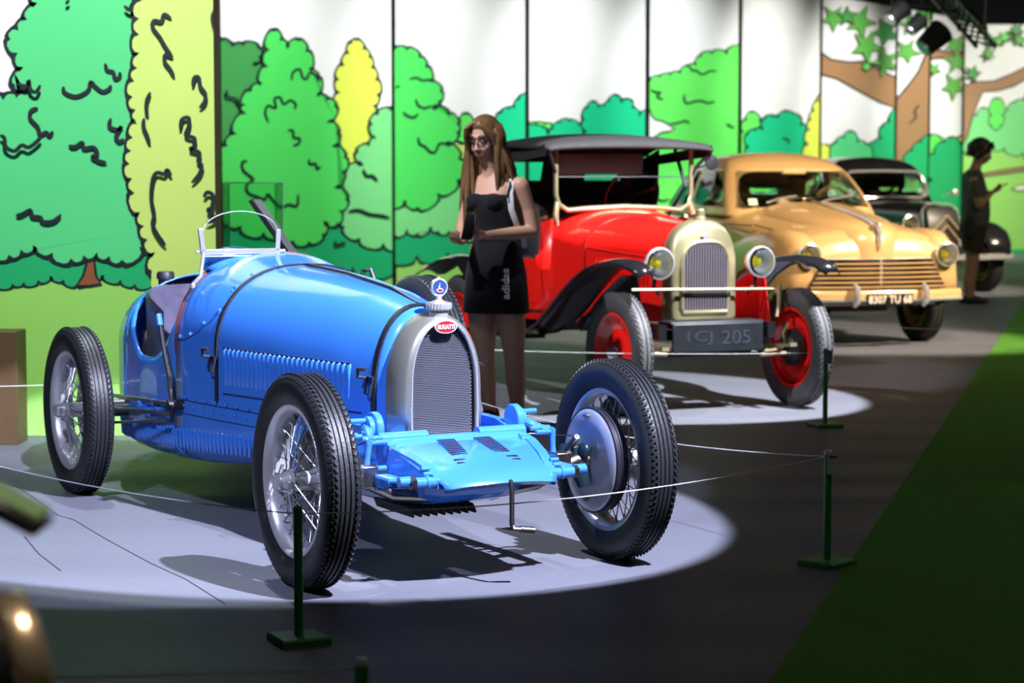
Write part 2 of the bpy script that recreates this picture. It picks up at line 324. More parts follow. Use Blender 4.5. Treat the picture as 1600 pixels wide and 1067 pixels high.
panel(A, 'mural_panel', HT, 'mural panel directly behind the standing woman, half green trees half white sky', .06, [
    gl(610, 830, 400),
    ('R', 'yellow', Z5((890, 545), (935, 530), (1000, 560), (1100, 700), (1000, 880), (890, 800)), 30, 3.5),
    ('R', 'sea', Z6((640, 900), (700, 800), (700, 665), (745, 645), (780, 640), (800, 590), (900, 575), (900, 1500), (640, 1500)), 60, 3.5),
    ('R', 'leafy', Z5((930, 500), (945, 460), (962, 430), (990, 470), (980, 520), (950, 540)), 24, 3.5),
    ('R', 'teal', Z5((650, 870), (720, 880), (1100, 860), (1180, 960), (1000, 950), (780, 970), (650, 965)), 40, 3),
    ('R', 'pale', Z5((650, 740), (950, 700), (952, 840), (900, 880), (860, 880), (830, 860), (780, 890), (740, 870), (697, 895), (650, 900)), 36, 4),
    ('R', 'bright', Z5((640, 190), (697, 185), (740, 185), (790, 215), (815, 250), (830, 310), (872, 345), (865, 385), (840, 410), (900, 430), (935, 470), (935, 500), (885, 545), (942, 600), (935, 685), (860, 735), (780, 790), (735, 760), (640, 770)), 34, 4),
] + [('S', q, 3.8) for q in [Z5((750, 300), (780, 295), (800, 305), (835, 300)), Z5((775, 375), (785, 400), (810, 410), (835, 400)), Z5((727, 425), (745, 440), (770, 445), (785, 430)), Z5((785, 520), (790, 545), (810, 555), (830, 575), (850, 575), (865, 545), (890, 545)), Z5((700, 330), (715, 325))]])
A = row_art(825.5, 1008)
panel(A, 'mural_panel', HT, 'mural panel above the black canvas hood, white sky with a sea-green bush', .06, [
    gl(820, 1015, 330),
    ('R', 'leafy', Z6((800, 760), (855, 745), (905, 735), (955, 740), (1000, 745), (1010, 860), (800, 860)), 36, 3),
    ('R', 'sea', Z6((980, 800), (1005, 765), (1045, 728), (1105, 720), (1160, 745), (1215, 770), (1300, 1270), (800, 1270), (800, 790)), 40, 3),
    ('R', 'sea', Z6((1205, 780), (1190, 710), (1212, 640), (1250, 605), (1275, 640), (1315, 630), (1340, 600), (1385, 568), (1412, 610), (1445, 590), (1475, 600), (1475, 640), (1520, 690), (1620, 670), (1620, 1270), (1205, 1270)), 34, 3)])
A = row_art(1013.5, 1153)
panel(A, 'mural_panel', HT, 'mural panel with a broad leafy green crown rising to the right', .06, [
    gl(1010, 1160, 345),
    ('R', 'leafy', Z7((-60, 640), (50, 600), (70, 560), (140, 535), (210, 520), (280, 510), (340, 460), (390, 450), (420, 390), (500, 370), (600, 375), (760, 340), (760, 1560), (-60, 1560)), 38, 3),
    ('O', 'sky', Z7((30, 770), (70, 765), (80, 800), (100, 830), (150, 840), (190, 860), (240, 895), (200, 915), (150, 920), (90, 960), (30, 985)), 3)
] + [('S', q, 3) for q in [Z7((345, 465), (365, 490), (395, 490), (415, 510), (450, 515), (480, 495), (535, 495)), Z7((310, 655), (308, 690), (325, 718), (380, 705), (430, 700), (470, 715), (520, 705)), Z7((210, 860), (260, 855), (310, 840), (345, 855)), Z7((600, 860), (630, 875), (660, 890)), Z7((290, 1000), (350, 1005), (400, 1000)), Z7((80, 620), (110, 640), (145, 640), (120, 670), (165, 690)),
     Z7((60, 1400), (110, 1380), (160, 1395), (210, 1380))]])
A = row_art(1157.5, 1279.5)
panel(A, 'mural_panel', HT, 'mural panel above the tan car roof, grey sky over a small sea-green bush', .06, [
    gl(1150, 1290, 300),
    ('R', 'leafy', Z7((680, 930), (722, 920), (738, 830), (775, 778), (830, 845), (850, 890), (900, 1100), (680, 1400)), 30, 3),
    ('R', 'sea', Z7((755, 1020), (750, 930), (800, 905), (855, 900), (868, 820), (930, 810), (960, 820), (1025, 775), (1065, 795), (1105, 810), (1112, 870), (1165, 890), (1180, 1040), (1160, 1400), (760, 1400)), 34, 3),
    ('R', 'lemon', Z7((1165, 1000), (1175, 900), (1185, 830), (1210, 770), (1235, 700), (1300, 640), (1300, 1400), (1190, 1400)), 34, 3), ('S', Z7((990, 960), (1030, 970), (1035, 1000)), 3)])
A = row_art(1282.5, 1397.5)
panel(A, 'mural_panel', HT, 'mural panel with a thick brown bough under maple leaves', .06, [
    gl(1280, 1400, 300),
    ('O', 'bark', Z8((40, 270), (75, 285), (140, 330), (240, 345), (330, 340), (400, 385), (520, 440), (520, 610), (410, 570), (280, 500), (170, 440), (75, 412), (40, 400)), 3),
    ('R', 'lemon', Z8((40, 820), (75, 815), (120, 810), (150, 860), (150, 1100), (40, 1100)), 30, 2.6),
    ('R', 'teal', Z8((330, 900), (345, 810), (380, 790), (420, 770), (425, 700), (465, 680), (520, 600), (520, 1100), (330, 1100)), 34, 2.6),
    ('R', 'mint', Z8((160, 900), (165, 790), (212, 765), (242, 730), (280, 790), (330, 800), (345, 900), (340, 1100), (160, 1100)), 36, 2.6)] +
    [('L', *Z8((x, y))[0], r*.2812, a, c) for x, y, r, a, c in [(150, 100, 78, .3, 'maple'), (300, 120, 95, .1, 'maple'), (440, 175, 90, .5, 'moss'), (335, 255, 100, .2, 'maple'), (440, 345, 85, .6, 'maple'), (335, 370, 35, .3, 'bright'), (230, 90, 60, .9, 'moss')]])
A = row_art(1400, 1450)
panel(A, 'mural_panel', HT, 'narrow mural panel filled by a tapering brown tree trunk', .06, [
    gl(1390, 1460, 300),
    ('O', 'bark', Z8((480, 570), (500, 550), (560, 480), (620, 400), (680, 260), (760, 200), (760, 720), (680, 765), (590, 830), (550, 890), (540, 1000), (480, 1000)), 3),
    ('R', 'teal', Z8((480, 1060), (545, 900), (590, 840), (640, 790), (690, 755), (760, 740), (760, 1200), (480, 1200)), 34, 2.6), ('S', Z8((630, 580), (600, 620), (610, 650), (570, 690)), 3),
    ('L', *Z8((575, 140))[0], 18, .8), ('L', *Z8((560, 285))[0], 22, .2), ('L', *Z8((660, 90))[0], 18, .2)])
A = row_art(1452.5, 1503.5)
panel(A, 'mural_panel', HT, 'narrow mural panel at the corner, rusty branch over a deep green bush', .06, [
    gl(1440, 1510, 300),
    ('O', 'bark', Z8((660, 280), (720, 275), (800, 290), (900, 285), (900, 325), (790, 320), (660, 330)), 3),
    ('R', 'leafy', Z8((660, 780), (690, 755), (740, 765), (770, 800), (800, 860), (700, 1200), (660, 1200)), 30, 2.6),
    ('R', 'yellow', Z8((820, 790), (850, 765), (900, 760), (900, 820), (830, 830)), 30, 2.6),
    ('R', 'teal', Z8((700, 1000), (715, 850), (770, 790), (805, 765), (850, 800), (900, 820), (900, 1300), (700, 1300)), 34, 2.6),
    ('L', *Z8((830, 250))[0], 20, .3), ('L', *Z8((840, 340))[0], 22, .9), ('L', *Z8((820, 480))[0], 22, .4), ('L', *Z8((710, 385))[0], 12, .4)])
A = Art((7.7, 36.8, 0), (1, 0, 0), 1506, 1800, (0, -1, 0))
panel(A, 'mural_panel', 3.9, 'wide mural panel closing the far end, tree over a lime meadow with fence rail', .06, [
    ('P', 'lime', [(1500, 232), (1800, 232), (1800, 420), (1500, 420)]),
    ('R', 'pale', Z8((870, 840), (900, 740), (950, 640), (985, 600), (1020, 640), (1040, 700), (1090, 680), (1120, 610), (1160, 570), (1209, 560), (1500, 500), (1900, 560), (1900, 840), (1200, 850), (1100, 820), (1000, 800)), 44, 2),
    ('R', 'leafy', Z8((1030, 700), (1030, 640), (1060, 545), (1088, 640), (1075, 700), (1055, 720)), 26, 1.8),
    ('O', 'bark', Z8((850, 460), (905, 470), (910, 455), (1040, 450), (1140, 410), (1240, 360), (1400, 340), (1400, 380), (1240, 430), (1150, 480), (1060, 505), (980, 510), (950, 580), (920, 660), (890, 770), (850, 850)), 2),
    ('O', 'bark', Z8((960, 965), (1209, 925), (1500, 890), (1500, 915), (1209, 950), (960, 985)), 1.5), ('O', 'cream', Z8((1140, 1050), (1180, 1030), (1500, 1000), (1500, 1040), (1180, 1060)), 1.5),
    ('P', 'teal', Z8((850, 1385), (2000, 1385), (2000, 1500), (850, 1500)))] +
    [('L', 1500+random.uniform(8, 290), random.uniform(42, 128)+0, random.uniform(9, 15), random.uniform(0, 2), random.choice(['maple', 'leafy', 'moss'])) for _ in range(34)])
# unlit gaps between the panels, put in as black strips
for k, (x0, x1) in enumerate([(612, 617), (820.5, 825.5), (1008, 1013.5), (1153, 1157.5), (1279.5, 1282.5), (1397.5, 1400), (1450, 1452.5)]):
    A_ = row_art(x0, x1); a, b = A_.at(x0-.3, 200), A_.at(x1+.3, 200); a.z = b.z = 0; up = V((0, 0, HT))
    MB().add([a+nr*.01, b+nr*.01, b-nr*.08, a-nr*.08, a+nr*.01+up, b+nr*.01+up, b-nr*.08+up, a-nr*.08+up], [(0, 1, 2, 3), (4, 5, 6, 7), (0, 1, 5, 4), (1, 2, 6, 5), (2, 3, 7, 6), (3, 0, 4, 7)]).build('trim_%d' % (k+3), mat('dark_gap', (.010, .008, .007), .95, spec=.0), ang=0)['kind'] = 'structure'
# wash lights, one for each panel (they hang from the ceiling in front of the row)
for k in range(7):
    c = rowp(k+.36); src = c + nr*3.2 - dr*1.5 + V((0, 0, 5.2))
    spot('wash_%d' % k, src, c + V((0, 0, 1.9)), 1350, 60, (1, .99, .96) if k > 3 else (.94, .98, 1), 1.0, .25)
spot('wash_left', (-1.6, 7.6, 5.5), (-2.7, 11.25, 1.9), 1900, 55, (.96, 1, 1), .9, .25)
spot('wash_far', (9.5, 31.5, 5.4), (9.5, 36.8, 1.4), 1500, 90, (1, .97, .88), 1.0, .3)
# ceiling truss and projector at the far right
tr = mat('truss_aluminium', (.12, .12, .12), .35, .9)
t = thing('lighting_truss', 'dark lighting truss hanging under the ceiling at the far right', 'truss', (0, 0, 0))
def atd(px, py, y): d = ray(px, py); return CAM + d*(y/d.y)
a, b = atd(1470, -14, 30), atd(1540, 62, 27)
mb = MB(); offs = [V((0, 0, .14)), V((-.12, 0, -.08)), V((.12, 0, -.08))]
for o_ in offs: mb.cyl(a+o_, b+o_, .03, 8)
mb.build('chord', tr, t)
mb = MB()
for i in range(9):
    p, q = a.lerp(b, i/9), a.lerp(b, (i+1)/9)
    for j in range(3): mb.cyl(p+offs[j], q+offs[(j+1) % 3], .014, 6)
mb.build('lattice', tr, t)
for q in (a, b): MB().cyl(q, (q.x, q.y, 5.85), .015, 8).build('hanger', tr, t)
for k, (px, py, y, s) in enumerate([(1472, 48, 27, 1.0), (1412, 12, 30, .8), (1440, 30, 33, .8)]):
    c = atd(px, py, y); t = thing('stage_light', ['large black stage light hanging beside the truss', 'small black stage light at the top left of the dark ceiling cluster', 'black stage light between the two others'][k], 'stage light', c)
    mb = MB(); mb.cyl((0, 0, 0), (-.25*s, -.1, -.22*s), .17*s, 16, r2=.13*s); mb.build('housing', black, t)
    MB().tube([(-.2*s, 0, 0), (-.2*s, 0, .25*s), (.2*s, 0, .25*s), (.2*s, 0, 0)], .015, 8).build('yoke', black, t)
    MB().cyl((0, 0, .25*s), (0, 0, 5.85-c.z), .02, 8).build('stem', black, t)
    MB().cyl((-.24*s, -.1, -.21*s), (-.262*s, -.105, -.23*s), .12*s, 16).build('lens', mat('lens_glass', (.3, .3, .32), .1, .3), t)
# brown box at the left
p = ground(45, 686); mb = MB(); mb.box((p.x-.6, p.y-.13, .29), (1.2, .22, .58))
tag(mb.build('plinth', mat('brown_board', srgb(88, 66, 40), .6, noise=.15), bevel=.004), 'brown box plinth at the foot of the nearest mural panel', 'plinth')
# ================================================ shared car materials
blue = mat('racing_blue_paint', (.042, .195, .66), .2, coat=.6, noise=.05, nscale=4)
rubber = mat('tyre_rubber', (.016, .017, .019), .46, bump=.15, bscale=90, spec=.4)
alu = mat('polished_aluminium', (.68, .68, .68), .32, .6, noise=.12, nscale=14)
steel = mat('brushed_nickel', (.50, .50, .42), .34, .8, noise=.15, nscale=9)
chrome = mat('chrome', (.88, .88, .9), .16, .75)
spokem = mat('spoke_steel', (.55, .55, .55), .3, 1.)
dark = mat('dark_iron', (.03, .03, .035), .45, .5, noise=.2, nscale=30)
leather = mat('worn_dark_leather', (.10, .09, .14), .3, noise=.6, nscale=9, bump=.3, bscale=30)
strapm = mat('black_leather_strap', (.012, .012, .016), .4, bump=.3, bscale=120)
bare = mat('bare_axle_steel', (.33, .30, .26), .3, 1., noise=.3, nscale=20)
whitep = mat('brake_plate_enamel', (.55, .56, .6), .3, .5, noise=.12, nscale=16)
glass = mat('clear_glass', (.93, .97, .96), .01, trans=1., spec=.5)
glass.node_tree.nodes['Principled BSDF'].inputs['IOR'].default_value = 1.1

def tyre_mb(R, wd, ri, blocks=96, grooves=(-.2, -.07, .07, .2)):
    """tyre turned about the local y axis"""
    h = wd/2; mb = MB(); pr = [(ri, -h*.62), (ri+.012, -h*.78), (ri+.3*(R-ri), -h*.97), (ri+.55*(R-ri), -h), (R-.028, -h*.93), (R-.012, -h*.78)]
    tread = []; g = .0045; y = -h*.62
    tread.append((R-.0045, y))
    for q in grooves:
        yc = q*wd; tread += [(R-.0025*abs(yc-g)/h-.001, yc-g), (R-.008, yc-g*.55), (R-.008, yc+g*.55), (R-.0025*abs(yc+g)/h-.001, yc+g)]
    tread.append((R-.0045, -y)); pr += tread + [(R-.012, h*.78), (R-.028, h*.93), (ri+.55*(R-ri), h), (ri+.3*(R-ri), h*.97), (ri+.012, h*.78), (ri, h*.62)]
    mb.lathe(pr, 72)
    for i in range(blocks):
        a = 2*pi*i/blocks
        for sg in (-1, 1):
            for k, (da, y0, y1, rr) in enumerate([(0, .60, .80, .006), (.5, .52, .62, .0015)]):
                aa = a+da*2*pi/blocks + sg*.006; c_ = cos(aa); s_ = sin(aa); wd_ = 2*pi*R/blocks*.58; r0 = R-rr-.006
                for_y = sg*h*(y0+y1)/2; M = Matrix.Rotation(-aa, 4, 'Y'); mb.T = M
                mb.box((r0+.004-(.004 if k == 0 else 0), for_y, 0), (.011, h*(y1-y0), wd_), rx=sg*(.45 if k else .1), rz=sg*(-.55 if k == 0 else 0)); mb.T = Matrix()
    return mb
def seg_marks(R, h, n=26):
    mb = MB(); rn = random.Random(3)
    for i in range(n):
        a = pi*.78+i*.055; mb.T = Matrix.Rotation(-a, 4, 'Y')
        if i % 9 != 8:
            mb.tube([(R, h-.0005, .006), (R+.006*rn.choice((0, 1)), h+.0008, .001), (R+.012, h-.0005, .005)], .0012, 5)
    mb.T = Matrix(); return mb

# ================================================ blue racing car
A_, B_, C_ = ground(478, 918), ground(958, 870), ground(138, 768)
BH = (A_-C_); BANG = atan2(BH.y, BH.x); BO = (A_+B_)/2; BO.z = 0
bug = thing('racing_car', 'sky blue vintage open racing car with wire wheels in the nearest light pool', 'car', BO, BANG)
TB = [(-.27, .165, .40, .60, .885), (-.34, .182, .40, .60, .905), (-.6, .235, .33, .63, .95), (-1.0, .305, .27, .67, .985), (-1.4, .37, .225, .69, 1.005), (-1.6, .395, .205, .70, 1.03), (-1.72, .408, .20, .705, 1.048), (-1.84, .42, .195, .70, 1.05),
      (-2.0, .425, .19, .69, 1.03), (-2.25, .425, .185, .67, .98), (-2.5, .41, .185, .66, .93), (-2.7, .37, .19, .64, .90), (-2.95, .29, .22, .60, .845), (-3.2, .16, .30, .55, .76), (-3.34, .03, .42, .52, .64)]
def bs(X):
    for a, b in zip(TB, TB[1:]):
        if X <= a[0] and X >= b[0]:
            t = (a[0]-X)/(a[0]-b[0]); return [a[i]+(b[i]-a[i])*t for i in range(1, 5)]
    return list(TB[0][1:] if X > TB[0][0] else TB[-1][1:])
def half(X, zcut=9, n=26, ds=0.):
    """right half-section (y>0) from bottom centre up to zcut or top centre"""
    w_, zb, zs, zt = bs(X); pts = [(0, zb), (w_*.5, zb), (w_*.86, zb+.015), (w_*.97, zb+.05), (w_, zb+.1)]
    for i in range(1, 5): pts.append((w_, zb+.1+(zs-zb-.1)*i/4))
    for i in range(1, n+1):
        a = pi/2*i/n; pts.append((w_*cos(a)**.82 if i < n else 0, zs+(zt-zs)*sin(a)**1.0))
    if zcut < zt:
        out = []
        for p, q in zip(pts, pts[1:]):
            out.append(p)
            if p[1] <= zcut < q[1]: t = (zcut-p[1])/(q[1]-p[1]); out.append((p[0]+(q[0]-p[0])*t, zcut)); break
        pts = out
    # resample to fixed count
    L = [0]
    for p, q in zip(pts, pts[1:]): L.append(L[-1]+sqrt((q[0]-p[0])**2+(q[1]-p[1])**2))
    res = []; m = 30; j = 0
    for i in range(m+1):
        s = L[-1]*i/m
        while j < len(L)-2 and L[j+1] < s: j += 1
        t = (s-L[j])/max(1e-9, L[j+1]-L[j]); res.append((pts[j][0]+(pts[j+1][0]-pts[j][0])*t, pts[j][1]+(pts[j+1][1]-pts[j][1])*t))
    return res
def zcut(X):
    if X > -1.80 or X < -2.62: return 9
    if X < -2.46: return bs(X)[3]-.001
    t = (X+2.14)/.34; base = .60+.19*min(1, abs(t))**2.4
    if X < -2.2: base = .60+(bs(X)[3]-.60)*min(1, (-2.2-X)/.27)**2.0*.75
    return base
def side_y(X, z):
    w_, zb, zs, zt = bs(X)
    if z <= zs: return w_
    return w_*max(0, cos(math.asin(min(1, (z-zs)/(zt-zs)))))**.82
def top_z(X, y):
    w_, zb, zs, zt = bs(X); c = min(1, abs(y)/w_)**(1/.82); return zs+(zt-zs)*sqrt(max(0, 1-c*c))
mb = MB()
def body_run(Xs):
    secs = []
    for X in Xs:
        h_ = half(X, zcut(X)); secs.append([V((X, -y, z)) for y, z in h_[::-1]] + [V((X, y, z)) for y, z in h_[1:]])
    mb.loft(secs, 0, closed=False)
def fr(a, b, n): return [a+(b-a)*i/n for i in range(n+1)]
body_run(fr(-.27, -1.7999, 22)); body_run(fr(-1.8001, -2.459, 26)); body_run(fr(-2.461, -3.34, 22))
body = mb.build('body', [blue], bug, 50, solid=.006, solid_off=1)
# louvred bonnet sides, panel seams, rivets
def louvre_bank(x0, x1, n, z0, z1, z0b, z1b, name, par, rad=.0075, slot=True):
    m_ = MB()
    for i in range(n):
        t = i/(n-1); X = x0+(x1-x0)*t; lo, hi = z0+(z0b-z0)*t, z1+(z1b-z1)*t
        for sg in (-1, 1):
            y = side_y(X, lo)+.004; yh = side_y(X, hi)+.004
            m_.tube([(X, sg*(y-.004), lo), (X, sg*(y-.003), lo+.01), (X, sg*((y+yh)/2-.002), (lo+hi)/2), (X, sg*(yh+.001), hi-.012), (X, sg*(yh-.002), hi)], [rad*.5, rad, rad, rad*1.15, rad*.4], 8)
            if slot: m_.box((X-.004, sg*(yh+.004), hi-.003), (.020, .008, .007), 1)
    return m_.build(name, [blue, mat('seam_shadow_gap', (.008, .015, .05), .6)], par, 60)
louvre_bank(-1.36, -.50, 27, .545, .70, .565, .70, 'bonnet_louvres', bug, .0105)
louvre_bank(-2.62, -.95, 50, .225, .315, .29, .375, 'undertray_louvres', bug, .0085, False)
mb = MB()
def side_line(pts, r=.0022, mi=0, off=.006):
    for sg in (-1, 1): mb.tube([(x, sg*(side_y(x, z)+off), z) for x, z in pts], r, 6, mi)
side_line([(x, .46-(x+1.4)*-.0) for x in fr(-1.75, -.3, 16)]); side_line([(x, .515+(x+1.4)*.01) for x in fr(-1.38, -.42, 10)], .0032)
side_line([(-1.79, .70), (-1.7, .71), (-1.6, .745), (-1.5, .80), (-1.45, .86)]); side_line([(x, .405) for x in fr(-1.75, -.9, 10)], .002)
mb.build('panel_seam', mat('seam_shadow_gap', (.008, .015, .05), .6), bug, 60)
mb = MB()
for x in fr(-1.72, -.5, 14):
    for z in (.475, .44):
        for sg in (-1, 1): mb.ball((x+(z-.44)*.6, sg*(side_y(x, z)+.008), z), .008, 8)
for x, z in [(-1.75, .72), (-1.66, .735), (-1.56, .785), (-1.47, .84), (-1.47, .93)]:
    for sg in (-1, 1): mb.ball((x, sg*(side_y(x, z)+.008), z), .008, 8)
for i in range(9):
    a = pi*(.12+.76*i/8); X = -1.47; mb.ball((X, .38*cos(a), top_z(X, .38*cos(a))+.008), .006, 8)
mb.build('rivets', blue, bug, 60)
# bonnet straps
def strap(X, wd, zend, far=None):
    m_ = MB(); secs = []; w_, zb, zs, zt = bs(X); ptsy = []
    z = zend
    while z < zs: ptsy.append((-w_, z)); z += .03
    for i in range(25): a = pi-pi*i/24; c = cos(a); ptsy.append(((1 if c > 0 else -1)*w_*abs(c)**.82, zs+(zt-zs)*sin(a)))
    z = zs
    while z > zend: ptsy.append((w_, z)); z -= .03
    for y, z in ptsy:
        n = V((0, y, (z-zs)*.9 if z > zs else 0)).normalized()
        secs.append([V((X-wd/2, y, z))+n*.006, V((X+wd/2, y, z))+n*.006, V((X+wd/2, y, z))+n*.013, V((X-wd/2, y, z))+n*.013])
    m_.loft(secs); s_ = m_.build('bonnet_strap', strapm, bug, 50)
    for sg in (-1, 1):
        b = MB(); y = sg*(w_+.02); b.tube([(X-.024, y, .66), (X+.024, y, .66), (X+.024, y+sg*.012, .60), (X-.024, y+sg*.012, .60), (X-.024, y, .66)], .005, 8)
        b.tube([(X-.03, y, .655), (X-.045, y+sg*.03, .66), (X-.03, y+sg*.035, .69), (X+.02, y+sg*.03, .69)], .007, 8); b.build('buckle', dark, s_)
    return s_
s_ = strap(-1.43, .026, .48); strap(-.345, .034, .50)
b = MB(); b.tube([(-1.46, .26, .93), (-1.46, .27, .985), (-1.43, .29, .99), (-1.40, .30, .93)], .010, 8); b.box((-1.43, .29, .925), (.1, .05, .02)); b.build('buckle', dark, s_)
b = MB(); b.tube([(-1.41, 0, 1.018), (-1.0, 0, .998), (-.6, 0, .962), (-.3, 0, .90)], .006, 8); b.build('bonnet_hinge', mat('hinge_bronze', (.05, .035, .03), .4, .8), bug)
# scuttle hump, cockpit lip, seat
mb = MB(); secs = []
for i in range(9):
    X = -1.70-.14*i/8; r_ = .15*sin(pi/2*min(1, i/8+.15)); secs.append([V((X, -.15+r_*cos(a), top_z(X, -.15)-.05+.095*sin(pi/2*(i/8*.7+.3))*sin(a)) ) for a in fr(0, pi, 14)])
mb.loft(secs, 0, closed=False); mb.build('scuttle_fairing', blue, bug, 50, solid=.004)
mb = MB(); path = [(-1.80, y, z) for y, z in [(-y, z) for y, z in half(-1.8, 9)[::-1] if z > .62][::1] + [(y, z) for y, z in half(-1.8, 9) if z > .62]]
mb.tube(path, .011, 8); mb.build('cockpit_lip', mat('red_brown_leather', (.14, .03, .015), .5), bug)
mb = MB(); rim_ = [V((X, -1*(side_y(X, zcut(X)))+.002, zcut(X))) for X in fr(-1.81, -2.455, 20)]; mb.tube(rim_, .008, 8); mb.tube([V((p.x, -p.y, p.z)) for p in rim_], .008, 8); mb.build('cockpit_edge', blue, bug)
mb = MB(); secs = []
for i in range(17):   # seat back wraps round the cockpit
    a = pi*(-.5+i/16); y = .385*sin(a); X = -2.30-.22*cos(a)**.6 if abs(a) < pi/2-.01 else -2.30; X = -2.08-.42*max(0, cos(a))**.5
    zt_ = .80+.11*max(0, cos(a))**.5; row = []
    for j in range(9): t = j/8; row.append(V((X-.03*t+.015*sin(pi*t)+(.012 if i % 4 == 0 else 0), y*(1-.04*t), .36+(zt_-.36)*t)))
    row += [V((p.x-.05, p.y, p.z-.01)) for p in row[::-1]]; secs.append(row)
mb.loft(secs); mb.build('seat_back', leather, bug, 60)
mb = MB(); mb.box((-2.15, 0, .36), (.5, .72, .14)); mb.build('seat_cushion', leather, bug, bevel=.03)
mb = MB(); mb.lathe([(.0, .0), (.040, 0), (.040, .024), (.033, .034), (0, .034)], 20, (-2.74, -.14, .905), 'z'); mb.cyl((-2.74, -.14, .82), (-2.74, -.14, .91), .033); mb.build('fuel_filler_cap', dark, bug)
mb = MB(); c = V((-2.02, -.14, .78)); mb.T = Matrix.Translation(c) @ Matrix.Rotation(.3, 4, 'Y'); mb.lathe([(.165+.011*cos(a), .012*sin(a)) for a in fr(0, 2*pi, 8)[:-1]], 32, axis='x', closed=True)
for k in range(4): a = pi/2*k+.78; mb.box((0, .09*cos(a), .09*sin(a)), (.006, .18, .022), rx=a)
mb.T = Matrix(); mb.cyl(c, (-1.6, -.16, .86), .014); mb.build('steering_wheel', mat('varnished_wood', (.12, .05, .02), .3), bug)
mb = MB()
for X in (-1.84,): mb.loft([[V((X, y, z)) for y, z in [(.36*cos(a), .62+.36*sin(a)) for a in fr(0, pi, 16)]], [V((X-.012, y, z)) for y, z in [(.36*cos(a), .62+.36*sin(a)) for a in fr(0, pi, 16)]]])
mb.build('dashboard', mat('dash_alu', (.2, .2, .22), .4, .8), bug)
# windscreen
XS = -1.74; yL, yR = -.318, .003; zb_ = 1.062
mb = MB(); mb.box((XS, (yL+yR)/2, zb_), (.014, yR-yL+.02, .022)); mb.box((XS, yL-.008, 1.112), (.014, .02, .095), rx=.12); mb.box((XS, yR+.004, 1.107), (.014, .02, .09), rx=-.06)
mb.box((XS+.003, (yL+yR)/2, zb_-.018), (.02, yR-yL, .006)); wf = mb.build('windscreen_frame', chrome, bug, bevel=.002)
mb = MB(); arc = [(yL, 1.07)]+[((yL+yR)/2-(yR-yL)/2*cos(a), 1.145+.082*sin(a)) for a in fr(0, pi, 20)]+[(yR, 1.07)]
mb.prism(arc, lambda y, z: V((XS-.003, y, z)), lambda y, z: V((XS+.003, y, z))); gp_ = mb.build('windscreen_glass', glass, bug, 30)
mb = MB(); mb.tube([(XS, (yL+yR)/2-(yR-yL)/2*cos(a), 1.145+.082*sin(a)) for a in fr(0, pi, 20)], .0022, 6); mb.build('glass_edge', mat('glass_edge', (.6, .72, .7), .2, .3), gp_)
mb = MB(); mb.tube([(XS, yL, 1.06), (XS+.01, yL-.012, 1.0), (XS+.02, yL-.02, .965), (XS+.01, yL-.05, .935), (XS+.01, yL-.052, .92)], .008, 8); mb.ball((XS+.01, yL-.052, .925), .012, 8)
mb.tube([(XS, yR, 1.055), (XS+.03, yR+.012, 1.035), (XS+.035, yR+.014, 1.02)], .009, 8); mb.box((XS+.06, yR+.012, 1.03), (.10, .03, .006)); mb.cyl((XS-.01, yL-.03, zb_), (XS-.01, yL-.005, zb_), .006); mb.cyl((XS, yR+.01, zb_), (XS, yR+.035, zb_), .007); mb.build('windscreen_strut', chrome, wf)
# hand brake outside
mb = MB(); yb = -.452; mb.tube([(-1.92, yb, .80), (-1.90, yb, .755)], .013, 8, 1); mb.tube([(-1.90, yb, .755), (-1.86, yb, .66), (-1.775, yb-.005, .55), (-1.78, yb, .50), (-1.74, yb, .44), (-1.78, yb, .37)], [.008, .010, .012, .012, .015, .008], 10); mb.cyl((-1.74, -.41, .44), (-1.74, -.48, .44), .022)
mb.build('handbrake_lever', [dark, blue], bug)
# lower linkage at rear axle
mb = MB()
for k, (p, q, r_) in enumerate([((-1.78, -.45, .40), (-2.40, -.52, .37), .009), ((-1.80, -.46, .37), (-2.35, -.54, .31), .006), ((-1.74, -.44, .44), (-2.42, -.50, .42), .010)]): mb.cyl(p, q, r_, 8)
mb.build('brake_rod', bare, bug)
mb = MB(); mb.box((-2.05, -.455, .385), (.14, .05, .035)); mb.box((-1.93, -.45, .40), (.08, .04, .03)); mb.cyl((-2.1, -.42, .40), (-2.1, -.49, .40), .026); mb.cyl((-1.98, -.42, .43), (-1.98, -.47, .43), .016); mb.build('rod_bracket', blue, bug, bevel=.004)
mb = MB(); mb.cyl((-2.46, -.56, .36), (-2.46, .56, .36), .038); mb.ball((-2.46, 0, .36), (.13, .12, .13)); mb.build('rear_axle', bare, bug)
# radiator shell (horseshoe)
def arch(hw, zb, za, zt, n=24):   # right-bottom -> over the top -> left-bottom
    p = [(hw, zb), (hw*1.015, zb+(za-zb)*.5), (hw, za)]
    for i in range(1, n): a = pi*i/n; c = cos(a); p.append(((1 if c > 0 else -1)*hw*abs(c)**.92, za+(zt-za)*sin(a)))
    return p+[(-hw, za), (-hw*1.015, zb+(za-zb)*.5), (-hw, zb)]
def ringloft(mb, specs, mi=0):
    secs = []
    for X, hw, zb, za, zt in specs: secs.append([V((X, y, z)) for y, z in arch(hw, zb, za, zt)])
    mb.loft(secs, mi, closed=False)
mb = MB(); ringloft(mb, [(-.275, .176, .45, .63, .893), (-.262, .178, .45, .63, .896), (-.21, .166, .455, .63, .888), (-.175, .150, .455, .635, .880), (-.160, .138, .46, .64, .872), (-.158, .127, .462, .645, .860), (-.166, .124, .462, .645, .857), (-.18, .124, .462, .645, .857)])
sh = mb.build('radiator_shell', steel, bug, 60, solid=.003)
mb = MB(); mb.box((-.19, 0, .453), (.08, .30, .012)); mb.build('shell_sill', steel, sh)
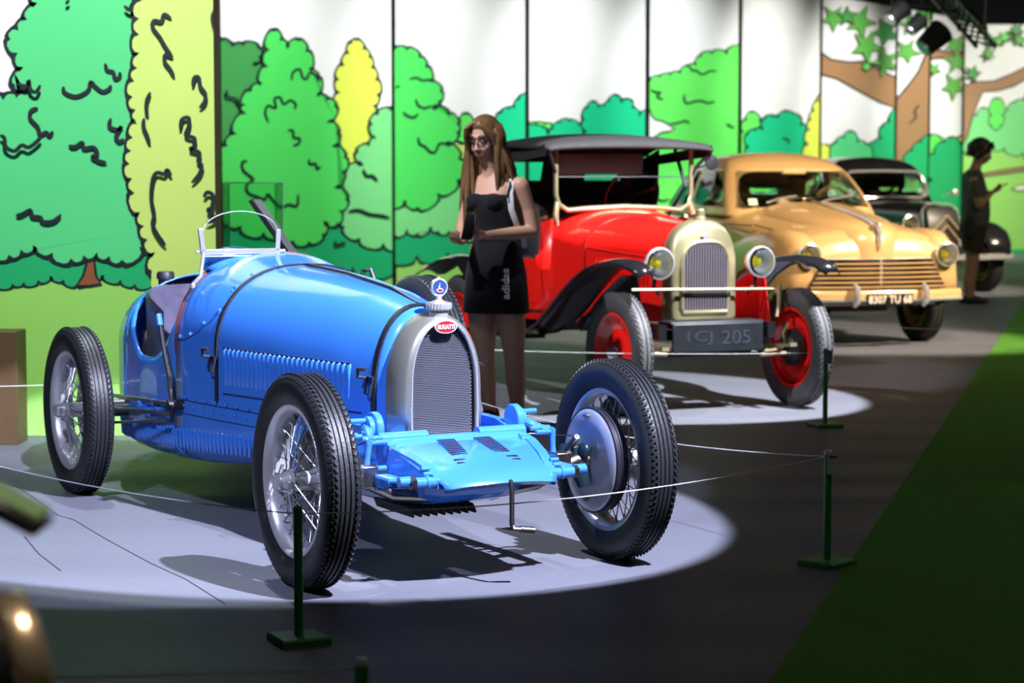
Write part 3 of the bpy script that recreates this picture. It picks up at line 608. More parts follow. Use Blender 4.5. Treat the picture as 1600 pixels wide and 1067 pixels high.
# honeycomb core: backing and cells
mb = MB(); mb.prism(arch(.125, .46, .645, .858), lambda y, z: V((-.20, y, z)), lambda y, z: V((-.185, y, z)))
core = mb.build('radiator_core', mat('radiator_black', (.004, .004, .007), .7), bug)
def inarch(y, z, m=.003): 
    hw = .124-m
    if abs(y) > hw: return False
    if z <= .645: return z > .462
    return z < .645+(.212-m)*sqrt(max(0, 1-(abs(y)/hw)**2.17))
mb = MB(); cw, ch = .0088, .0112; r_ = 0; z = .463
while z < .86:
    n_ = int(.25/cw)+2
    for i in range(n_):
        y = -.128+i*cw+(cw/2 if r_ % 2 else 0)
        if inarch(y, z) and inarch(y+cw/2, z+.003): 
            mb.add([(-.183, y-cw*.42, z), (-.183, y+cw*.42, z), (-.183, y+cw*.42, z+.0024), (-.183, y-cw*.42, z+.0024), (-.1795, y-cw*.30, z+.0002), (-.1795, y+cw*.30, z+.0002), (-.1795, y+cw*.30, z+.0019), (-.1795, y-cw*.30, z+.0019)], [(4, 5, 6, 7), (0, 1, 5, 4), (1, 2, 6, 5), (2, 3, 7, 6), (3, 0, 4, 7)])
    z += ch/2*1.1; r_ += 1
mb.build('honeycomb_mesh', mat('mesh_nickel', (.55, .55, .62), .3, .7), core, ang=0, recalc=False)
mb = MB(); path = arch(.128, .46, .645, .863); mb.tube([(-.158, y, z) for y, z in path], .004, 8); mb.build('grille_rim', chrome, sh)
# filler neck, cap, temperature gauge mascot
cx_, cy_ = -.205, 0
mb = MB(); mb.lathe([(0, .875), (.034, .875), (.034, .90), (.043, .903), (.045, .912), (.045, .925), (.043, .929), (.030, .931), (.012, .938), (.009, .958), (0, .958)], 28, (cx_, cy_, 0), 'z')
for k in range(24): a = 2*pi*k/24; mb.box((cx_+.0455*cos(a), .0455*sin(a), .916), (.002, .005, .02), rz=a)
cap_ = mb.build('filler_cap', chrome, bug, 40)
mb = MB(); mb.T = Matrix.Translation((cx_, 0, .982)); mb.lathe([(0, -.008), (.026, -.009), (.033, -.005), (.033, .007), (.028, .010), (.026, .008)], 32, axis='x'); mb.ball((0, 0, .034), .005, 8); gz = mb.build('gauge_housing', chrome, cap_)
mb = MB(); mb.T = Matrix.Translation((cx_+.0085, 0, .982)); mb.lathe([(0, 0), (.0262, 0)], 32, axis='x'); mb.T = Matrix()
mb.build('gauge_face', mat('gauge_navy', (.02, .05, .16), .2), cap_, recalc=False)
mb = MB(); mb.box((cx_+.0095, 0, .988), (.001, .0016, .02)); mb.box((cx_+.0095, -.004, .983), (.001, .0012, .014)); mb.build('gauge_needle', mat('white_enamel', (.8, .8, .8), .3), cap_)
def oval(mb, X, yc, zc, a, b, mi, n=36, d=.002): mb.prism([(yc+a*cos(t), zc+b*sin(t)) for t in fr(0, 2*pi, n)[:-1]], lambda y, z: V((X, y, z)), lambda y, z: V((X+d, y, z)), mi)
redE = mat('red_enamel', (.62, .015, .03), .2, coat=.5); whE = mat('white_enamel', (.8, .8, .8), .3)
mb = MB(); oval(mb, cx_+.009, 0, .972, .013, .007, 1); oval(mb, cx_+.011, 0, .972, .0105, .0048, 0, d=.001)
mb.build('gauge_badge', [redE, whE], cap_)
mb = MB(); T_ = .10
oval(mb, -.152, 0, .846, .043, .0235, 1, d=.004); oval(mb, -.149, 0, .846, .0395, .020, 0, d=.0025)
badge = mb.build('radiator_badge', [redE, whE], sh)
text_mb('BUGATTI', .0155, .0015, lambda u, v, d: V((-.1465+d, u, .846+v)), width=.066, bold=.03).build('badge_lettering', whE, badge, ang=0)
# front apron
mb = MB(); secs = []
prof = [(-.15, .452, .27), (-.125, .468, .272), (-.10, .474, .274), (-.075, .468, .276), (-.06, .452, .278), (0, .443, .274), (.10, .415, .266), (.18, .388, .252), (.23, .370, .232), (.262, .352, .216), (.272, .336, .212), (.262, .324, .21)]
for X, z, hw in prof:
    row = []
    for i in range(15):
        t = -1+2*i/14; row.append(V((X+.045*(1-t*t)*max(0, X)/.27, hw*t, z+.018*(1-t*t)*(1 if X > -.05 else .1))))
    secs.append(row)
mb.loft(secs, closed=False); ap = mb.build('front_apron', blue, bug, 40, solid=.004)
mb = MB()
for sg in (-1, 1):
    mb.cyl((-.105, sg*.10, .468), (-.105, sg*.285, .468), .024, 16)
mb.build('apron_cross_tube', blue, ap)
def apz(X, y):
    for a, b in zip(prof, prof[1:]):
        if a[0] <= X <= b[0]: t = (X-a[0])/(b[0]-a[0]); return a[1]+(b[1]-a[1])*t+.018*(1-(y/.3)**2)
    return .4
mb = MB()
for sg in (-1, 1):
    for i in range(9):
        X = -.005+i*.0150; y = sg*(.070+.0012*i); mb.box((X, y, apz(X, y)+.003), (.0065, .062, .007), 1, ry=.24); mb.box((X-.007, y, apz(X, y)+.0045), (.006, .066, .005), 0, ry=.1)
    for i in range(2):
        X = .155+i*.024; y = sg*.085; mb.box((X, y, apz(X, y)+.003), (.010, .07, .007), 1, ry=.24); mb.box((X-.009, y, apz(X, y)+.004), (.006, .075, .005), 0, ry=.1)
mb.build('apron_louvres', [blue, mat('slot_dark_red', (.012, .003, .012), .6)], ap, ang=0)
# chassis rails, cross tubes, axle, springs
for sg in (-1, 1):
    mb = MB(); secs = []
    for X, z, hh in [(-1.2, .42, .06), (-.6, .44, .06), (-.25, .445, .055), (0, .405, .045), (.12, .385, .038), (.20, .365, .028), (.245, .352, .014)]:
        yc = sg*(.262-.24*max(0, X-.02) if X > -.4 else .285); secs.append([V((X, yc-.018, z-hh)), V((X, yc+.018, z-hh)), V((X, yc+.018, z+hh)), V((X, yc-.018, z+hh))])
    mb.loft(secs); r_ = mb.build('chassis_rail', blue, bug, 40)
    mb = MB()
    for X, z in [(.19, .40), (.21, .385), (.10, .41), (-.02, .45)]: mb.cyl((X, sg*.23, z), (X, sg*.262, z), .008, 8)
    mb.build('rail_bolts', blue, r_)
    mb = MB()
    for i, (a, b) in enumerate([(.21, -.42), (.15, -.33), (.10, -.26), (.05, -.19)]):
        pts = [(X, sg*.335, .352-.011*i+.05*((X-.02)/.4)**2) for X in fr(a, b, 8)]
        mb.loft([[V((p[0], p[1]-.021, p[2]-.004)), V((p[0], p[1]+.021, p[2]-.004)), V((p[0], p[1]+.021, p[2]+.004)), V((p[0], p[1]-.021, p[2]+.004))] for p in pts])
    for X in fr(.04, .14, 7): mb.box((X, sg*.335, .352), (.008, .05, .034))
    mb.cyl((.215, sg*.31, .365), (.215, sg*.355, .365), .018, 12); mb.build('leaf_spring', blue, bug, bevel=.001)
    mb = MB(); mb.box((.0, sg*.375, .36), (.07, .06, .075)); mb.tube([(-.04, sg*.40, .37), (.03, sg*.40, .395)], .012, 8); mb.build('spring_clamp', bare, bug, bevel=.008)
    # friction shock absorber
    mb = MB(); sx, sz = -.158, .50
    mb.lathe([(0, -.012), (.055, -.012), (.06, -.008), (.06, .012), (.055, .016), (0, .016)], 32, (sx, sg*.275, sz)); mb.lathe([(0, 0), (.045, 0), (.045, .02), (0, .02)], 24, (sx, sg*.275+(.012 if sg > 0 else -.032), sz))
    mb.box((sx-.005, sg*.275, sz-.06), (.085, .02, .09)); shk = mb.build('friction_damper', blue, bug, 40, bevel=.002)
    mb = MB(); mb.tube([(sx, sg*.300, sz), (sx+.09, sg*.33, sz-.02), (sx+.14, sg*.35, sz-.03)], [.022, .014, .018], 10); mb.tube([(sx+.14, sg*.355, sz-.02), (sx+.135, sg*.36, sz-.08), (sx+.13, sg*.365, sz-.13)], [.012, .010, .014], 10)
    for dx, dz in ((.0, .03), (.03, -.02), (-.03, -.02), (.14, -.03), (.13, -.12), (.10, -.02)): mb.cyl((sx+dx, sg*.29, sz+dz), (sx+dx, sg*.365, sz+dz), .009, 8)
    mb.build('damper_arm', blue, shk)
mb = MB(); mb.tube([(0, -.56, .36), (0, -.44, .362), (0, -.36, .335), (0, -.28, .29), (0, -.15, .275), (0, 0, .272), (0, .15, .275), (0, .28, .29), (0, .36, .335), (0, .44, .362), (0, .56, .36)], [.026, .026, .026, .022, .021, .021, .021, .022, .026, .026, .026], 16)
mb.build('front_axle', bare, bug)
for sg in (-1, 1):
    mb = MB(); mb.cyl((.225, sg*.19, .358), (.225, sg*.30, .360), .019, 14); mb.cyl((.225, sg*.25, .359), (.225, sg*.262, .359), .023, 14); h_ = mb.build('spring_hanger_tube', blue, bug)
    MB().cyl((.225, sg*.30, .360), (.225, sg*.318, .360), .022, 6).build('hanger_nut', bare, h_)
mb = MB()
mb.cyl((-.14, -.36, .42), (-.06, -.56, .40), .012, 10); mb.ball((-.14, -.365, .42), .02, 12); mb.cyl((-.10, -.56, .33), (-.12, .56, .33), .011, 10); mb.cyl((-.16, -.34, .385), (-.07, -.56, .37), .008, 10)
mb.build('steering_rod', bare, bug)
mb = MB(); mb.tube([(.25, .012, .345), (.29, .012, .362), (.315, .012, .355), (.322, .012, .32), (.322, .012, .21), (.33, .015, .198), (.345, .045, .194), (.355, .075, .192)], .0085, 10); mb.cyl((.340, .035, .196), (.356, .08, .191), .0125, 12); mb.build('starting_crank', mat('crank_steel', (.12, .10, .10), .35, .9), bug)
# belly pan and finned sump
mb = MB(); mb.loft([[V((X, y*hw, z)) for y, z in [(-1, zt), (-.9, zb+.02), (-.6, zb), (.6, zb), (.9, zb+.02), (1, zt)]] for X, hw, zb, zt in [(-1.3, .28, .225, .40), (-.4, .25, .215, .42), (-.05, .23, .235, .42), (.06, .20, .27, .36), (.09, .16, .30, .33)]], closed=True); mb.build('belly_pan', blue, bug, 50)
mb = MB()
for i in range(9): mb.box((-.16, -.20+.03*i, .22), (.30, .007, .035), rx=.4)
mb.build('sump_fins', dark, bug, ang=0)

# wheels
def wire_wheel(name, loc, flip, drum, tyre_me=None, steer=0, R=.36, ri=.252, parent=None):
    mb = MB(); pr = [(ri+.003, -.050), (ri+.006, -.046), (ri-.004, -.042), (ri-.012, -.032), (ri-.018, -.014), (ri-.018, .014), (ri-.012, .032), (ri-.004, .042), (ri+.006, .046), (ri+.003, .050), (ri-.010, .047), (ri-.020, .034), (ri-.026, .014), (ri-.026, -.014), (ri-.020, -.034), (ri-.010, -.047)]
    mb.lathe(pr, 72, closed=True); wh = mb.build('wheel', alu, parent, 50, loc=loc, rot=(0, 0, (pi if flip else 0)+steer))
    if tyre_me is None: ty = tyre_mb(R, .128, ri-.002).build('tyre', rubber, wh, 30)
    else: ty = tyre_me.copy(); COL.objects.link(ty); ty.parent = wh
    seg_marks(.285, .0635).build('tyre_moulding', mat('tyre_moulding', (.12, .12, .12), .6), wh) if drum != 'spare' else None
    mb = MB(); mb.lathe([(0, -.055), (.05, -.055), (.052, -.045), (.036, -.038), (.032, .0), (.034, .045), (.042, .05), (.042, .058), (.03, .062), (.03, .085), (.022, .094), (0, .094)], 32)
    hub = mb.build('hub', alu, wh, 40)
    mb = MB(); mb.box((.05, .082, 0), (.06, .02, .03)); mb.box((-.05, .082, 0), (.06, .02, .03)); mb.cyl((0, .06, 0), (0, .10, 0), .036, 20, r2=.026); mb.build('knock_off_cap', alu, wh, bevel=.006)
    sp = None; N = 24; k = 0
    for i in range(N*2):
        inner = i < N; a = 2*pi*(i % N)/N + (0 if inner else pi/N); dlt = (.55 if (i % 2) else -.55); yh = -.043 if inner else .052; rh = .044 if inner else .038
        if sp is None:
            sps = {}
        key = (inner, i % 2)
        if key not in sps:
            m2 = MB(); m2.cyl((rh*cos(dlt), yh, rh*sin(dlt)), ((ri-.022)*cos(0), .012 if inner else -.010, 0), .0021, 6); m2.cyl(((ri-.045), (.010 if inner else -.006), (0)), ((ri-.020), .012 if inner else -.010, 0), .0034, 6); sp = m2.build('spoke', spokem, wh); sps[key] = sp
            if a: sp.rotation_euler = (0, -a, 0)
        else:
            c = sps[key].copy(); COL.objects.link(c); c.parent = wh; c.rotation_euler = (0, -a, 0)
    if drum == 'front' or drum == 'rear':
        r0 = .185 if drum == 'front' else .17
        mb = MB(); mb.lathe([(r0-.002, -.10), (r0+.006, -.098), (r0+.006, -.088), (r0, -.086), (r0, -.078), (r0+.004, -.076), (r0+.004, -.064), (r0, -.062), (r0, -.050), (r0-.01, -.042), (.05, -.045)], 56); mb.build('brake_drum', mat('drum_iron', (.07, .065, .08), .35, .8), wh, 40)
        mb = MB(); mb.lathe([(0, -.112), (.05, -.112), (.07, -.106), (.12, -.108), (r0-.012, -.106), (r0-.002, -.100), (r0-.002, -.095)], 56); bp = mb.build('brake_plate', whitep, wh, 40)
    return wh
PW = []
w0 = wire_wheel('wheel', (0, .60, .36), False, 'front', parent=bug); ty0 = [c for c in w0.children if c.name.startswith('tyre') and 'mould' not in c.name][0]
w1 = wire_wheel('wheel', (0, -.60, .36), True, 'front', ty0, parent=bug)
w2 = wire_wheel('wheel', (-2.46, -.64, .36), True, 'rear', ty0, parent=bug)
w3 = wire_wheel('wheel', (-2.46, .64, .36), False, 'rear', ty0, parent=bug)
w4 = wire_wheel('wheel', (-1.45, .53, .60), False, 'spare', ty0, parent=bug); w4['label'] = 'spare wheel strapped to the far side'
# brake gear at the inner side of the far front wheel
mb = MB(); y_ = .485
mb.tube([(-.02, y_, .36), (-.02, y_-.03, .37)], .04, 16); mb.tube([(-.02, y_-.02, .40), (.0, y_-.03, .33), (.02, y_-.02, .27)], [.028, .036, .022], 12); mb.ball((.02, y_-.02, .40), (.03, .02, .03)); mb.build('king_pin', mat('oily_steel', (.03, .06, .08), .3, .7), bug)
mb = MB(); mb.cyl((-.07, y_-.045, .385), (-.07, y_+.01, .385), .026, 16); mb.tube([(-.07, y_-.045, .385), (.02, y_-.05, .45)][::1], [.018, .010], 10); mb.cyl((-.12, y_-.03, .38), (-.12, y_+.005, .38), .03, 16); mb.build('brake_lever', bare, bug)
mb = MB(); mb.tube([(-.32, .2, .44), (-.1, .38, .45), (.02, y_-.05, .452)], .0028, 6); mb.tube([(-.32, -.2, .44), (-.1, -.38, .45), (.0, -y_+.03, .43)], .0028, 6); mb.build('brake_cable', bare, bug)
mb = MB(); 
for sx_, sz_ in ((-.0, .46+.06), (.0, .22)): mb.cyl((sx_, y_+.02, sz_), (sx_, y_-.005, sz_), .008, 8); mb.box((sx_, y_-.004, sz_), (.03, .006, .008))
mb.build('plate_bolts', bare, bug)
# ================================================ red tourer with black hood
a66 = radians(-66); D_ = ground(1243, 634); CO = D_ - V((-sin(a66), cos(a66), 0))*.59; CO.z = 0
cit = thing('vintage_tourer', 'red vintage tourer with black canvas hood and silver radiator shell', 'car', CO, a66)
red = mat('signal_red_paint', (.78, .012, .008), .25, coat=.5, noise=.06, nscale=4)
dred = mat('shade_and_seam_red', (.30, .006, .006), .3, coat=.3)  # red darkened for the shaded valance, also used for bonnet seams
blackp = mat('black_gloss_paint', (.010, .010, .012), .2, coat=.5)
canvas = mat('black_canvas', (.018, .017, .018), .75, noise=.2, bump=.2, bscale=200)
silver = mat('worn_silver_nickel', (.52, .46, .27), .33, .8, noise=.12, nscale=5)
def interp(T, X):
    if X >= T[0][0]: return T[0][1:]
    for a, b in zip(T, T[1:]):
        if b[0] <= X <= a[0]: t = (a[0]-X)/(a[0]-b[0]); return tuple(a[i]+(b[i]-a[i])*t for i in range(1, len(a)))
    return T[-1][1:]
def section(X, w_, zb, zs, zt, n=12, e=.8, dw=1.0):
    p = [(w_*.9*dw, zb), (w_*.98*dw, zb+.06), (w_, (zb+zs)/2), (w_, zs)]
    for i in range(1, n+1): a = pi/2*i/n; p.append((w_*max(0, cos(a))**e if i < n else 0, zs+(zt-zs)*sin(a)))
    return [V((X, -y, z)) for y, z in p] + [V((X, y, z)) for y, z in p[-2::-1]]
# bonnet + scuttle
TC = [(-.16, .20, .52, .86, 1.075), (-.4, .26, .50, .88, 1.09), (-.7, .335, .48, .90, 1.11), (-.9, .40, .47, .92, 1.13), (-1.12, .47, .46, .96, 1.165), (-1.18, .485, .46, .97, 1.17)]
mb = MB(); mb.loft([section(X, *interp(TC, X)) for X in fr(-.16, -1.18, 16)], caps=True); mb.build('bonnet', red, cit, 50)
mb = MB(); secs = []
for X, w_, zb, zt in [(-1.15, .485, .46, 1.10), (-1.5, .53, .46, 1.03), (-2.0, .56, .46, 1.02), (-2.4, .50, .48, .97), (-2.7, .38, .52, .86), (-2.95, .22, .58, .74)]:
    secs.append([V((X, -w_, zt)), V((X, -w_*1.01, (zb+zt)/2)), V((X, -w_*.93, zb)), V((X, w_*.93, zb)), V((X, w_*1.01, (zb+zt)/2)), V((X, w_, zt))])
mb.loft(secs, closed=False); mb.add([p for p in secs[-1]], [(0, 1, 2, 3, 4, 5)]); tub = mb.build('body_tub', red, cit, 40, solid=.02)
mb = MB()
for sg in (-1,):
    mb.tube([(-1.2, sg*.495, 1.11), (-1.5, sg*.535, 1.045), (-2.0, sg*.57, 1.03), (-2.2, sg*.55, 1.0)], .012, 8); mb.tube([(-1.2, -sg*.495, 1.11), (-1.5, -sg*.535, 1.045), (-2.0, -sg*.57, 1.03), (-2.2, -sg*.55, 1.0)], .012, 8)
mb.build('door_edge_trim', silver, tub)
mb = MB(); mb.tube([(-1.24, -.515, .54), (-1.24, -.515, .98), (-1.26, -.51, 1.05)], .005, 6); mb.tube([(-1.25, -.53, .58), (-1.6, -.56, .56), (-1.95, -.575, .58), (-1.97, -.575, .98)], .007, 6); mb.build('door_line', red, tub)
mb = MB()
for i in range(15):
    X = -.32-i*.031; w_, zb, zs, zt = interp(TC, X)
    for sg in (-1, 1): mb.tube([(X, sg*(w_+.001), .72), (X, sg*(w_+.007), .73), (X, sg*(w_+.007), .86), (X, sg*(w_-.002), .875)], [.004, .008, .009, .004], 6)
mb.build('bonnet_louvres', red, cit, 60)
mb = MB()
for sg in (-1, 1): mb.tube([(X, sg*(interp(TC, X)[0]+.001), interp(TC, X)[2]+.015) for X in fr(-.17, -.85, 6)], .005, 6)
mb.tube([V((-.86, p.y*1.01, p.z+.003)) for p in section(-.86, *interp(TC, -.86))], .007, 6); mb.build('bonnet_seam', dred, cit)
# radiator shell
def crad(hw, zb, za, zt, n=20, e=.75):
    p = [(hw*.93, zb), (hw, zb+.03), (hw, za)]
    for i in range(1, n): a = pi*i/n; c = cos(a); p.append(((1 if c > 0 else -1)*hw*abs(c)**e, za+(zt-za)*sin(a)))
    return p+[(-hw, za), (-hw, zb+.03), (-hw*.93, zb)]
mb = MB(); secs = [[V((X, y, z)) for y, z in crad(*q)] for X, *q in [(-.18, .222, .515, .86, 1.105), (-.15, .228, .51, .86, 1.115), (-.10, .226, .51, .86, 1.112), (-.07, .212, .515, .855, 1.095), (-.058, .195, .525, .85, 1.07)]]
mb.loft(secs); rs = mb.build('radiator_shell', silver, cit, 60)
mb = MB(); g = crad(.155, .575, .84, .985, e=.62); mb.prism(g, lambda y, z: V((-.06, y, z)), lambda y, z: V((-.052, y, z))); core = mb.build('radiator_core', mat('core_dark', (.003, .002, .004), .9), cit)
mb = MB(); mb.tube([(-.052, y, z) for y, z in g+[g[0]]], .012, 8); mb.build('grille_rim', silver, rs)
def cr_top(y): return .84+.145*sqrt(max(0, 1-(abs(y)/.155)**(2/.62)))
for i in range(17):
    y = -.1408+i*.0176
    MB().box((-.048, y, (.578+cr_top(y))/2), (.006, .0065, cr_top(y)-.585)).build('grille_slat', mat('slat_grey', (.20, .17, .20), .4, .4), core, ang=0)
mb = MB(); mb.lathe([(0, 1.10), (.04, 1.10), (.036, 1.125), (.028, 1.13), (.028, 1.165), (.02, 1.175), (0, 1.175)], 16, (-.12, 0, 0), 'z'); mb.build('filler_cap', silver, rs)
mb = MB(); mb.prism([(0, 1.035), (.03, 1.02), (0, .985), (-.03, 1.02)], lambda y, z: V((-.055, y, z)), lambda y, z: V((-.045, y, z))); mb.build('shell_emblem', chrome, rs)
# headlamps
def headlamp(parent, c, r, shell, tint=(.9, .95, .98), yaw=0, bulb=True, tilt=0):
    M = Matrix.Translation(c) @ Matrix.Rotation(yaw, 4, 'Z'); mb = MB(); mb.T = M
    mb.lathe([(0, -r*1.25), (r*.35, -r*1.15), (r*.75, -r*.75), (r*.97, -r*.2), (r*1.0, 0), (r*1.07, .004), (r*1.07, .018), (r*.95, .022)], 32, axis='x'); hl = mb.build('headlamp', shell, parent, 50)
    mb = MB(); mb.T = M; mb.lathe([(0, -r*.6), (r*.4, -r*.48), (r*.75, -r*.2), (r*.93, .0)], 28, axis='x'); mb.build('reflector', mat('reflector', (.85, .88, .9), .28, .8), hl, 60, recalc=False)
    mb = MB(); mb.T = M; mb.lathe([(0, .034), (r*.5, .030), (r*.95, .014)], 28, axis='x'); mb.build('lamp_lens', mat('lamp_lens', (.95, .97, .98), .03, trans=1.), hl, 60, solid=.003)
    if bulb: mb = MB(); mb.T = M; mb.ball((-.02, 0, 0), r*.26, 14); mb.build('yellow_bulb', mat('yellow_bulb_glass', (.85, .7, .02), .15), hl)
    return hl
for sg in (-1, 1):
    hl = headlamp(cit, (.0, sg*.335, .865), .088, chrome, yaw=sg*.03)
    mb = MB(); mb.tube([(-.05, sg*.335, .79), (-.06, sg*.335, .72), (-.08, sg*.29, .68)], .012, 8); mb.build('lamp_stalk', blackp, hl)
mb = MB(); mb.cyl((-.02, -.50, .715), (-.02, .47, .70), .009, 8); mb.tube([(-.02, .45, .70), (.0, .47, .72), (.03, .45, .60), (.04, .43, .54)], [.014, .016, .012, .010], 8); mb.build('lamp_cross_bar', silver, cit)
# number board
mb = MB(); mb.box((.10, 0, .435), (.02, .60, .17)); mb.box((.02, 0, .52), (.16, .62, .02)); nb = mb.build('number_board', mat('faded_black_board', (.004, .006, .010), .5, noise=.3, nscale=14), cit, bevel=.008)
for tx, yc, wd_ in (('1CJ', -.125, .165), ('205', .115, .19)): text_mb(tx, .08, .002, lambda u, v, d: V((.111+d, yc+u, .435+v)), width=wd_).build('board_lettering', mat('worn_grey_lettering', (.022, .028, .04), .5), nb, ang=0)
# chassis, axle, springs
mb = MB()
for sg in (-1, 1): mb.box((-1.3, sg*.36, .47), (2.8, .05, .09))
mb.box((-.0, 0, .45), (.08, .7, .06)); mb.build('chassis_frame', blackp, cit)
mb = MB(); mb.tube([(0, -.56, .36), (0, -.4, .33), (0, .4, .33), (0, .56, .36)], .024, 10); mb.cyl((-.12, -.55, .31), (-.12, .55, .31), .012, 8); mb.build('front_axle', dark, cit)
mb = MB(); mb.box((.0, .42, .365), (.5, .045, .022), ry=-.1); mb.box((.0, -.42, .365), (.5, .045, .022), ry=-.1); mb.tube([(.12, .30, .345), (.10, .40, .35), (.02, .50, .37), (.0, .50, .44), (.03, .515, .50)], .011, 8); mb.tube([(.12, .28, .325), (.06, .48, .325)], .013, 8); mb.tube([(.1, -.33, .345), (.02, -.5, .36)], .012, 8); mb.build('spring_and_lever', silver, cit)
MB().cyl((-2.3, -.5, .35), (-2.3, .5, .35), .04, 10).build('rear_axle', dark, cit)
# disc wheels
grey_rub = mat('grey_tyre_rubber', (.07, .07, .075), .6, noise=.25, nscale=20, bump=.2, bscale=60)
def disc_wheel(parent, loc, flip, R, wd, ri, dm, tm, tyre=None, steer=0, cap=chrome, spare=False, blocks=64):
    mb = MB(); mb.lathe([(ri+.004, -wd*.36), (ri-.015, -wd*.32), (ri-.022, 0), (ri-.015, wd*.32), (ri+.004, wd*.36), (ri-.004, wd*.40), (ri-.028, wd*.30), (ri-.05, wd*.12), (ri*.62, wd*.02), (ri*.5, wd*.22), (.07, wd*.28), (0, wd*.28), (0, wd*.20), (.07, wd*.20), (ri*.5, wd*.12), (ri*.62, -wd*.06), (ri-.05, -.0), (ri-.03, -wd*.28)], 48, closed=False)
    wh = mb.build('wheel', dm, parent, 50, loc=loc, rot=(0, 0, (pi if flip else 0)+steer))
    if tyre is None: tyre = tyre_mb(R, wd, ri, blocks, (-.25, 0, .25)).build('tyre', tm, wh, 30)
    else: t_ = tyre.copy(); COL.objects.link(t_); t_.parent = wh
    mb = MB(); mb.lathe([(0, wd*.28), (.05, wd*.28), (.045, wd*.45), (.03, wd*.55), (0, wd*.56)], 20); mb.build('hub_cap', cap, wh, 40)
    mb = MB(); mb.lathe([(0, -wd*.75), (.05, -wd*.7), (.07, -wd*.45), (.11, -wd*.4), (.11, -wd*.05)], 24)
    mb.build('brake_drum', dark, wh, 40)
    return wh, tyre
w_, t1 = disc_wheel(cit, (0, .59, .352), False, .352, .115, .235, red, grey_rub)
disc_wheel(cit, (0, -.59, .352), True, .352, .115, .235, red, grey_rub, t1); disc_wheel(cit, (-2.3, -.59, .352), True, .352, .115, .235, red, grey_rub, t1); disc_wheel(cit, (-2.3, .59, .352), False, .352, .115, .235, red, grey_rub, t1)
# wings
def wing(name, parent, path, w0, m, inner, outer, crown=.04, solid=.008, skirt=0):
    """path (x,z); inner/outer y per point"""
    secs = []; n = len(path)
    for i, (x, z) in enumerate(path):
        yi, yo = inner[i], outer[i]; dx = path[min(i+1, n-1)][0]-path[max(i-1, 0)][0]; dz = path[min(i+1, n-1)][1]-path[max(i-1, 0)][1]; l = sqrt(dx*dx+dz*dz); nx, nz = dz/l, -dx/l
        if nz < 0 and abs(nz) > .3: nx, nz = -nx, -nz
        row = []
        for j in range(9): t = j/8; k = crown*(1-(2*t-1)**2) - (skirt*max(0, t-.85)/.15); row.append(V((x+nx*k, yi+(yo-yi)*t, z+nz*k)))
        secs.append(row)
    mb = MB(); mb.loft(secs, closed=False); return mb.build(name, m, parent, 60, solid=solid)
for sg in (-1, 1):
    path = [(.36, .80), (.30, .842), (.2, .862), (.05, .87), (-.1, .862), (-.25, .83), (-.4, .77), (-.55, .68), (-.7, .575), (-.85, .48), (-1.0, .41), (-1.15, .385)]
    wing('front_wing', cit, path, 0, blackp, [sg*v for v in (.56, .52, .49, .47, .45, .44, .43, .43, .44, .46, .5, .54)], [sg*v for v in (.66, .68, .69, .70, .70, .70, .70, .71, .72, .73, .74, .74)], .035)
    mb = MB(); pr = [(-.02, .50), (-.10, .80), (-.30, .78), (-.55, .66), (-.85, .47), (-.85, .42)]; mb.prism(pr, lambda x, z: V((x, sg*(.42 if x < 0 else .36), z)), lambda x, z: V((x, sg*(.43 if x < 0 else .37), z))); mb.build('wing_valance', dred if sg > 0 else blackp, cit)  # shade under the wing is put into the valance's darker red
    path = [(-1.85, .45), (-1.9, .60), (-2.0, .72), (-2.12, .79), (-2.3, .81), (-2.5, .79), (-2.7, .73), (-2.85, .69), (-2.98, .68), (-3.08, .71)]
    wing('rear_wing', cit, path, 0, blackp, [sg*v for v in (.5,)*10], [sg*v for v in (.70, .71, .72, .72, .72, .72, .72, .71, .68, .60)], .035)
    mb = MB(); mb.box((-1.5, sg*.64, .375), (.75, .22, .03)); mb.build('running_board', blackp, cit, bevel=.006)
# windscreen
mb = MB(); X0, X1 = -1.10, -1.12
zt_, zb__, hw = 1.53, 1.17, .475
fr_ = [(-hw, zt_), (-hw, 1.25), (-hw+.02, 1.19), (-hw+.08, 1.155), (-.25, 1.165), (0, 1.175), (.25, 1.165), (hw-.08, 1.15), (hw-.02, 1.185), (hw, 1.25), (hw, zt_)]
mb.tube([(X0, y, z) for y, z in fr_], .016, 10); pass
mb.tube([(X0, -hw+.01, 1.20), (X0+.02, -hw-.01, 1.12), (X0+.03, -hw, 1.06)], [.018, .02, .008], 8); mb.tube([(X0, hw-.01, 1.20), (X0+.02, hw+.01, 1.12)], [.018, .02], 8)
wf = mb.build('windscreen_frame', silver, cit); 
MB().prism(fr_, lambda y, z: V((X0-.003, y, z)), lambda y, z: V((X0+.003, y, z))).build('windscreen_glass', glass, cit, 30)
mb = MB(); mb.cyl((X0, -hw, 1.36), (X0, hw, 1.36), .004, 8); mb.tube([(X0, hw, 1.40), (X0+.05, hw+.10, 1.44)], .006, 6); mb.lathe([(0, -.01), (.045, -.01), (.05, 0), (0, .012)], 20, (X0+.05, hw+.12, 1.45), 'x'); mb.build('side_mirror', dark, wf)
smoke = mat('window_glass', (.82, .9, .86), .02, trans=1.); smoke.node_tree.nodes['Principled BSDF'].inputs['IOR'].default_value = 1.12
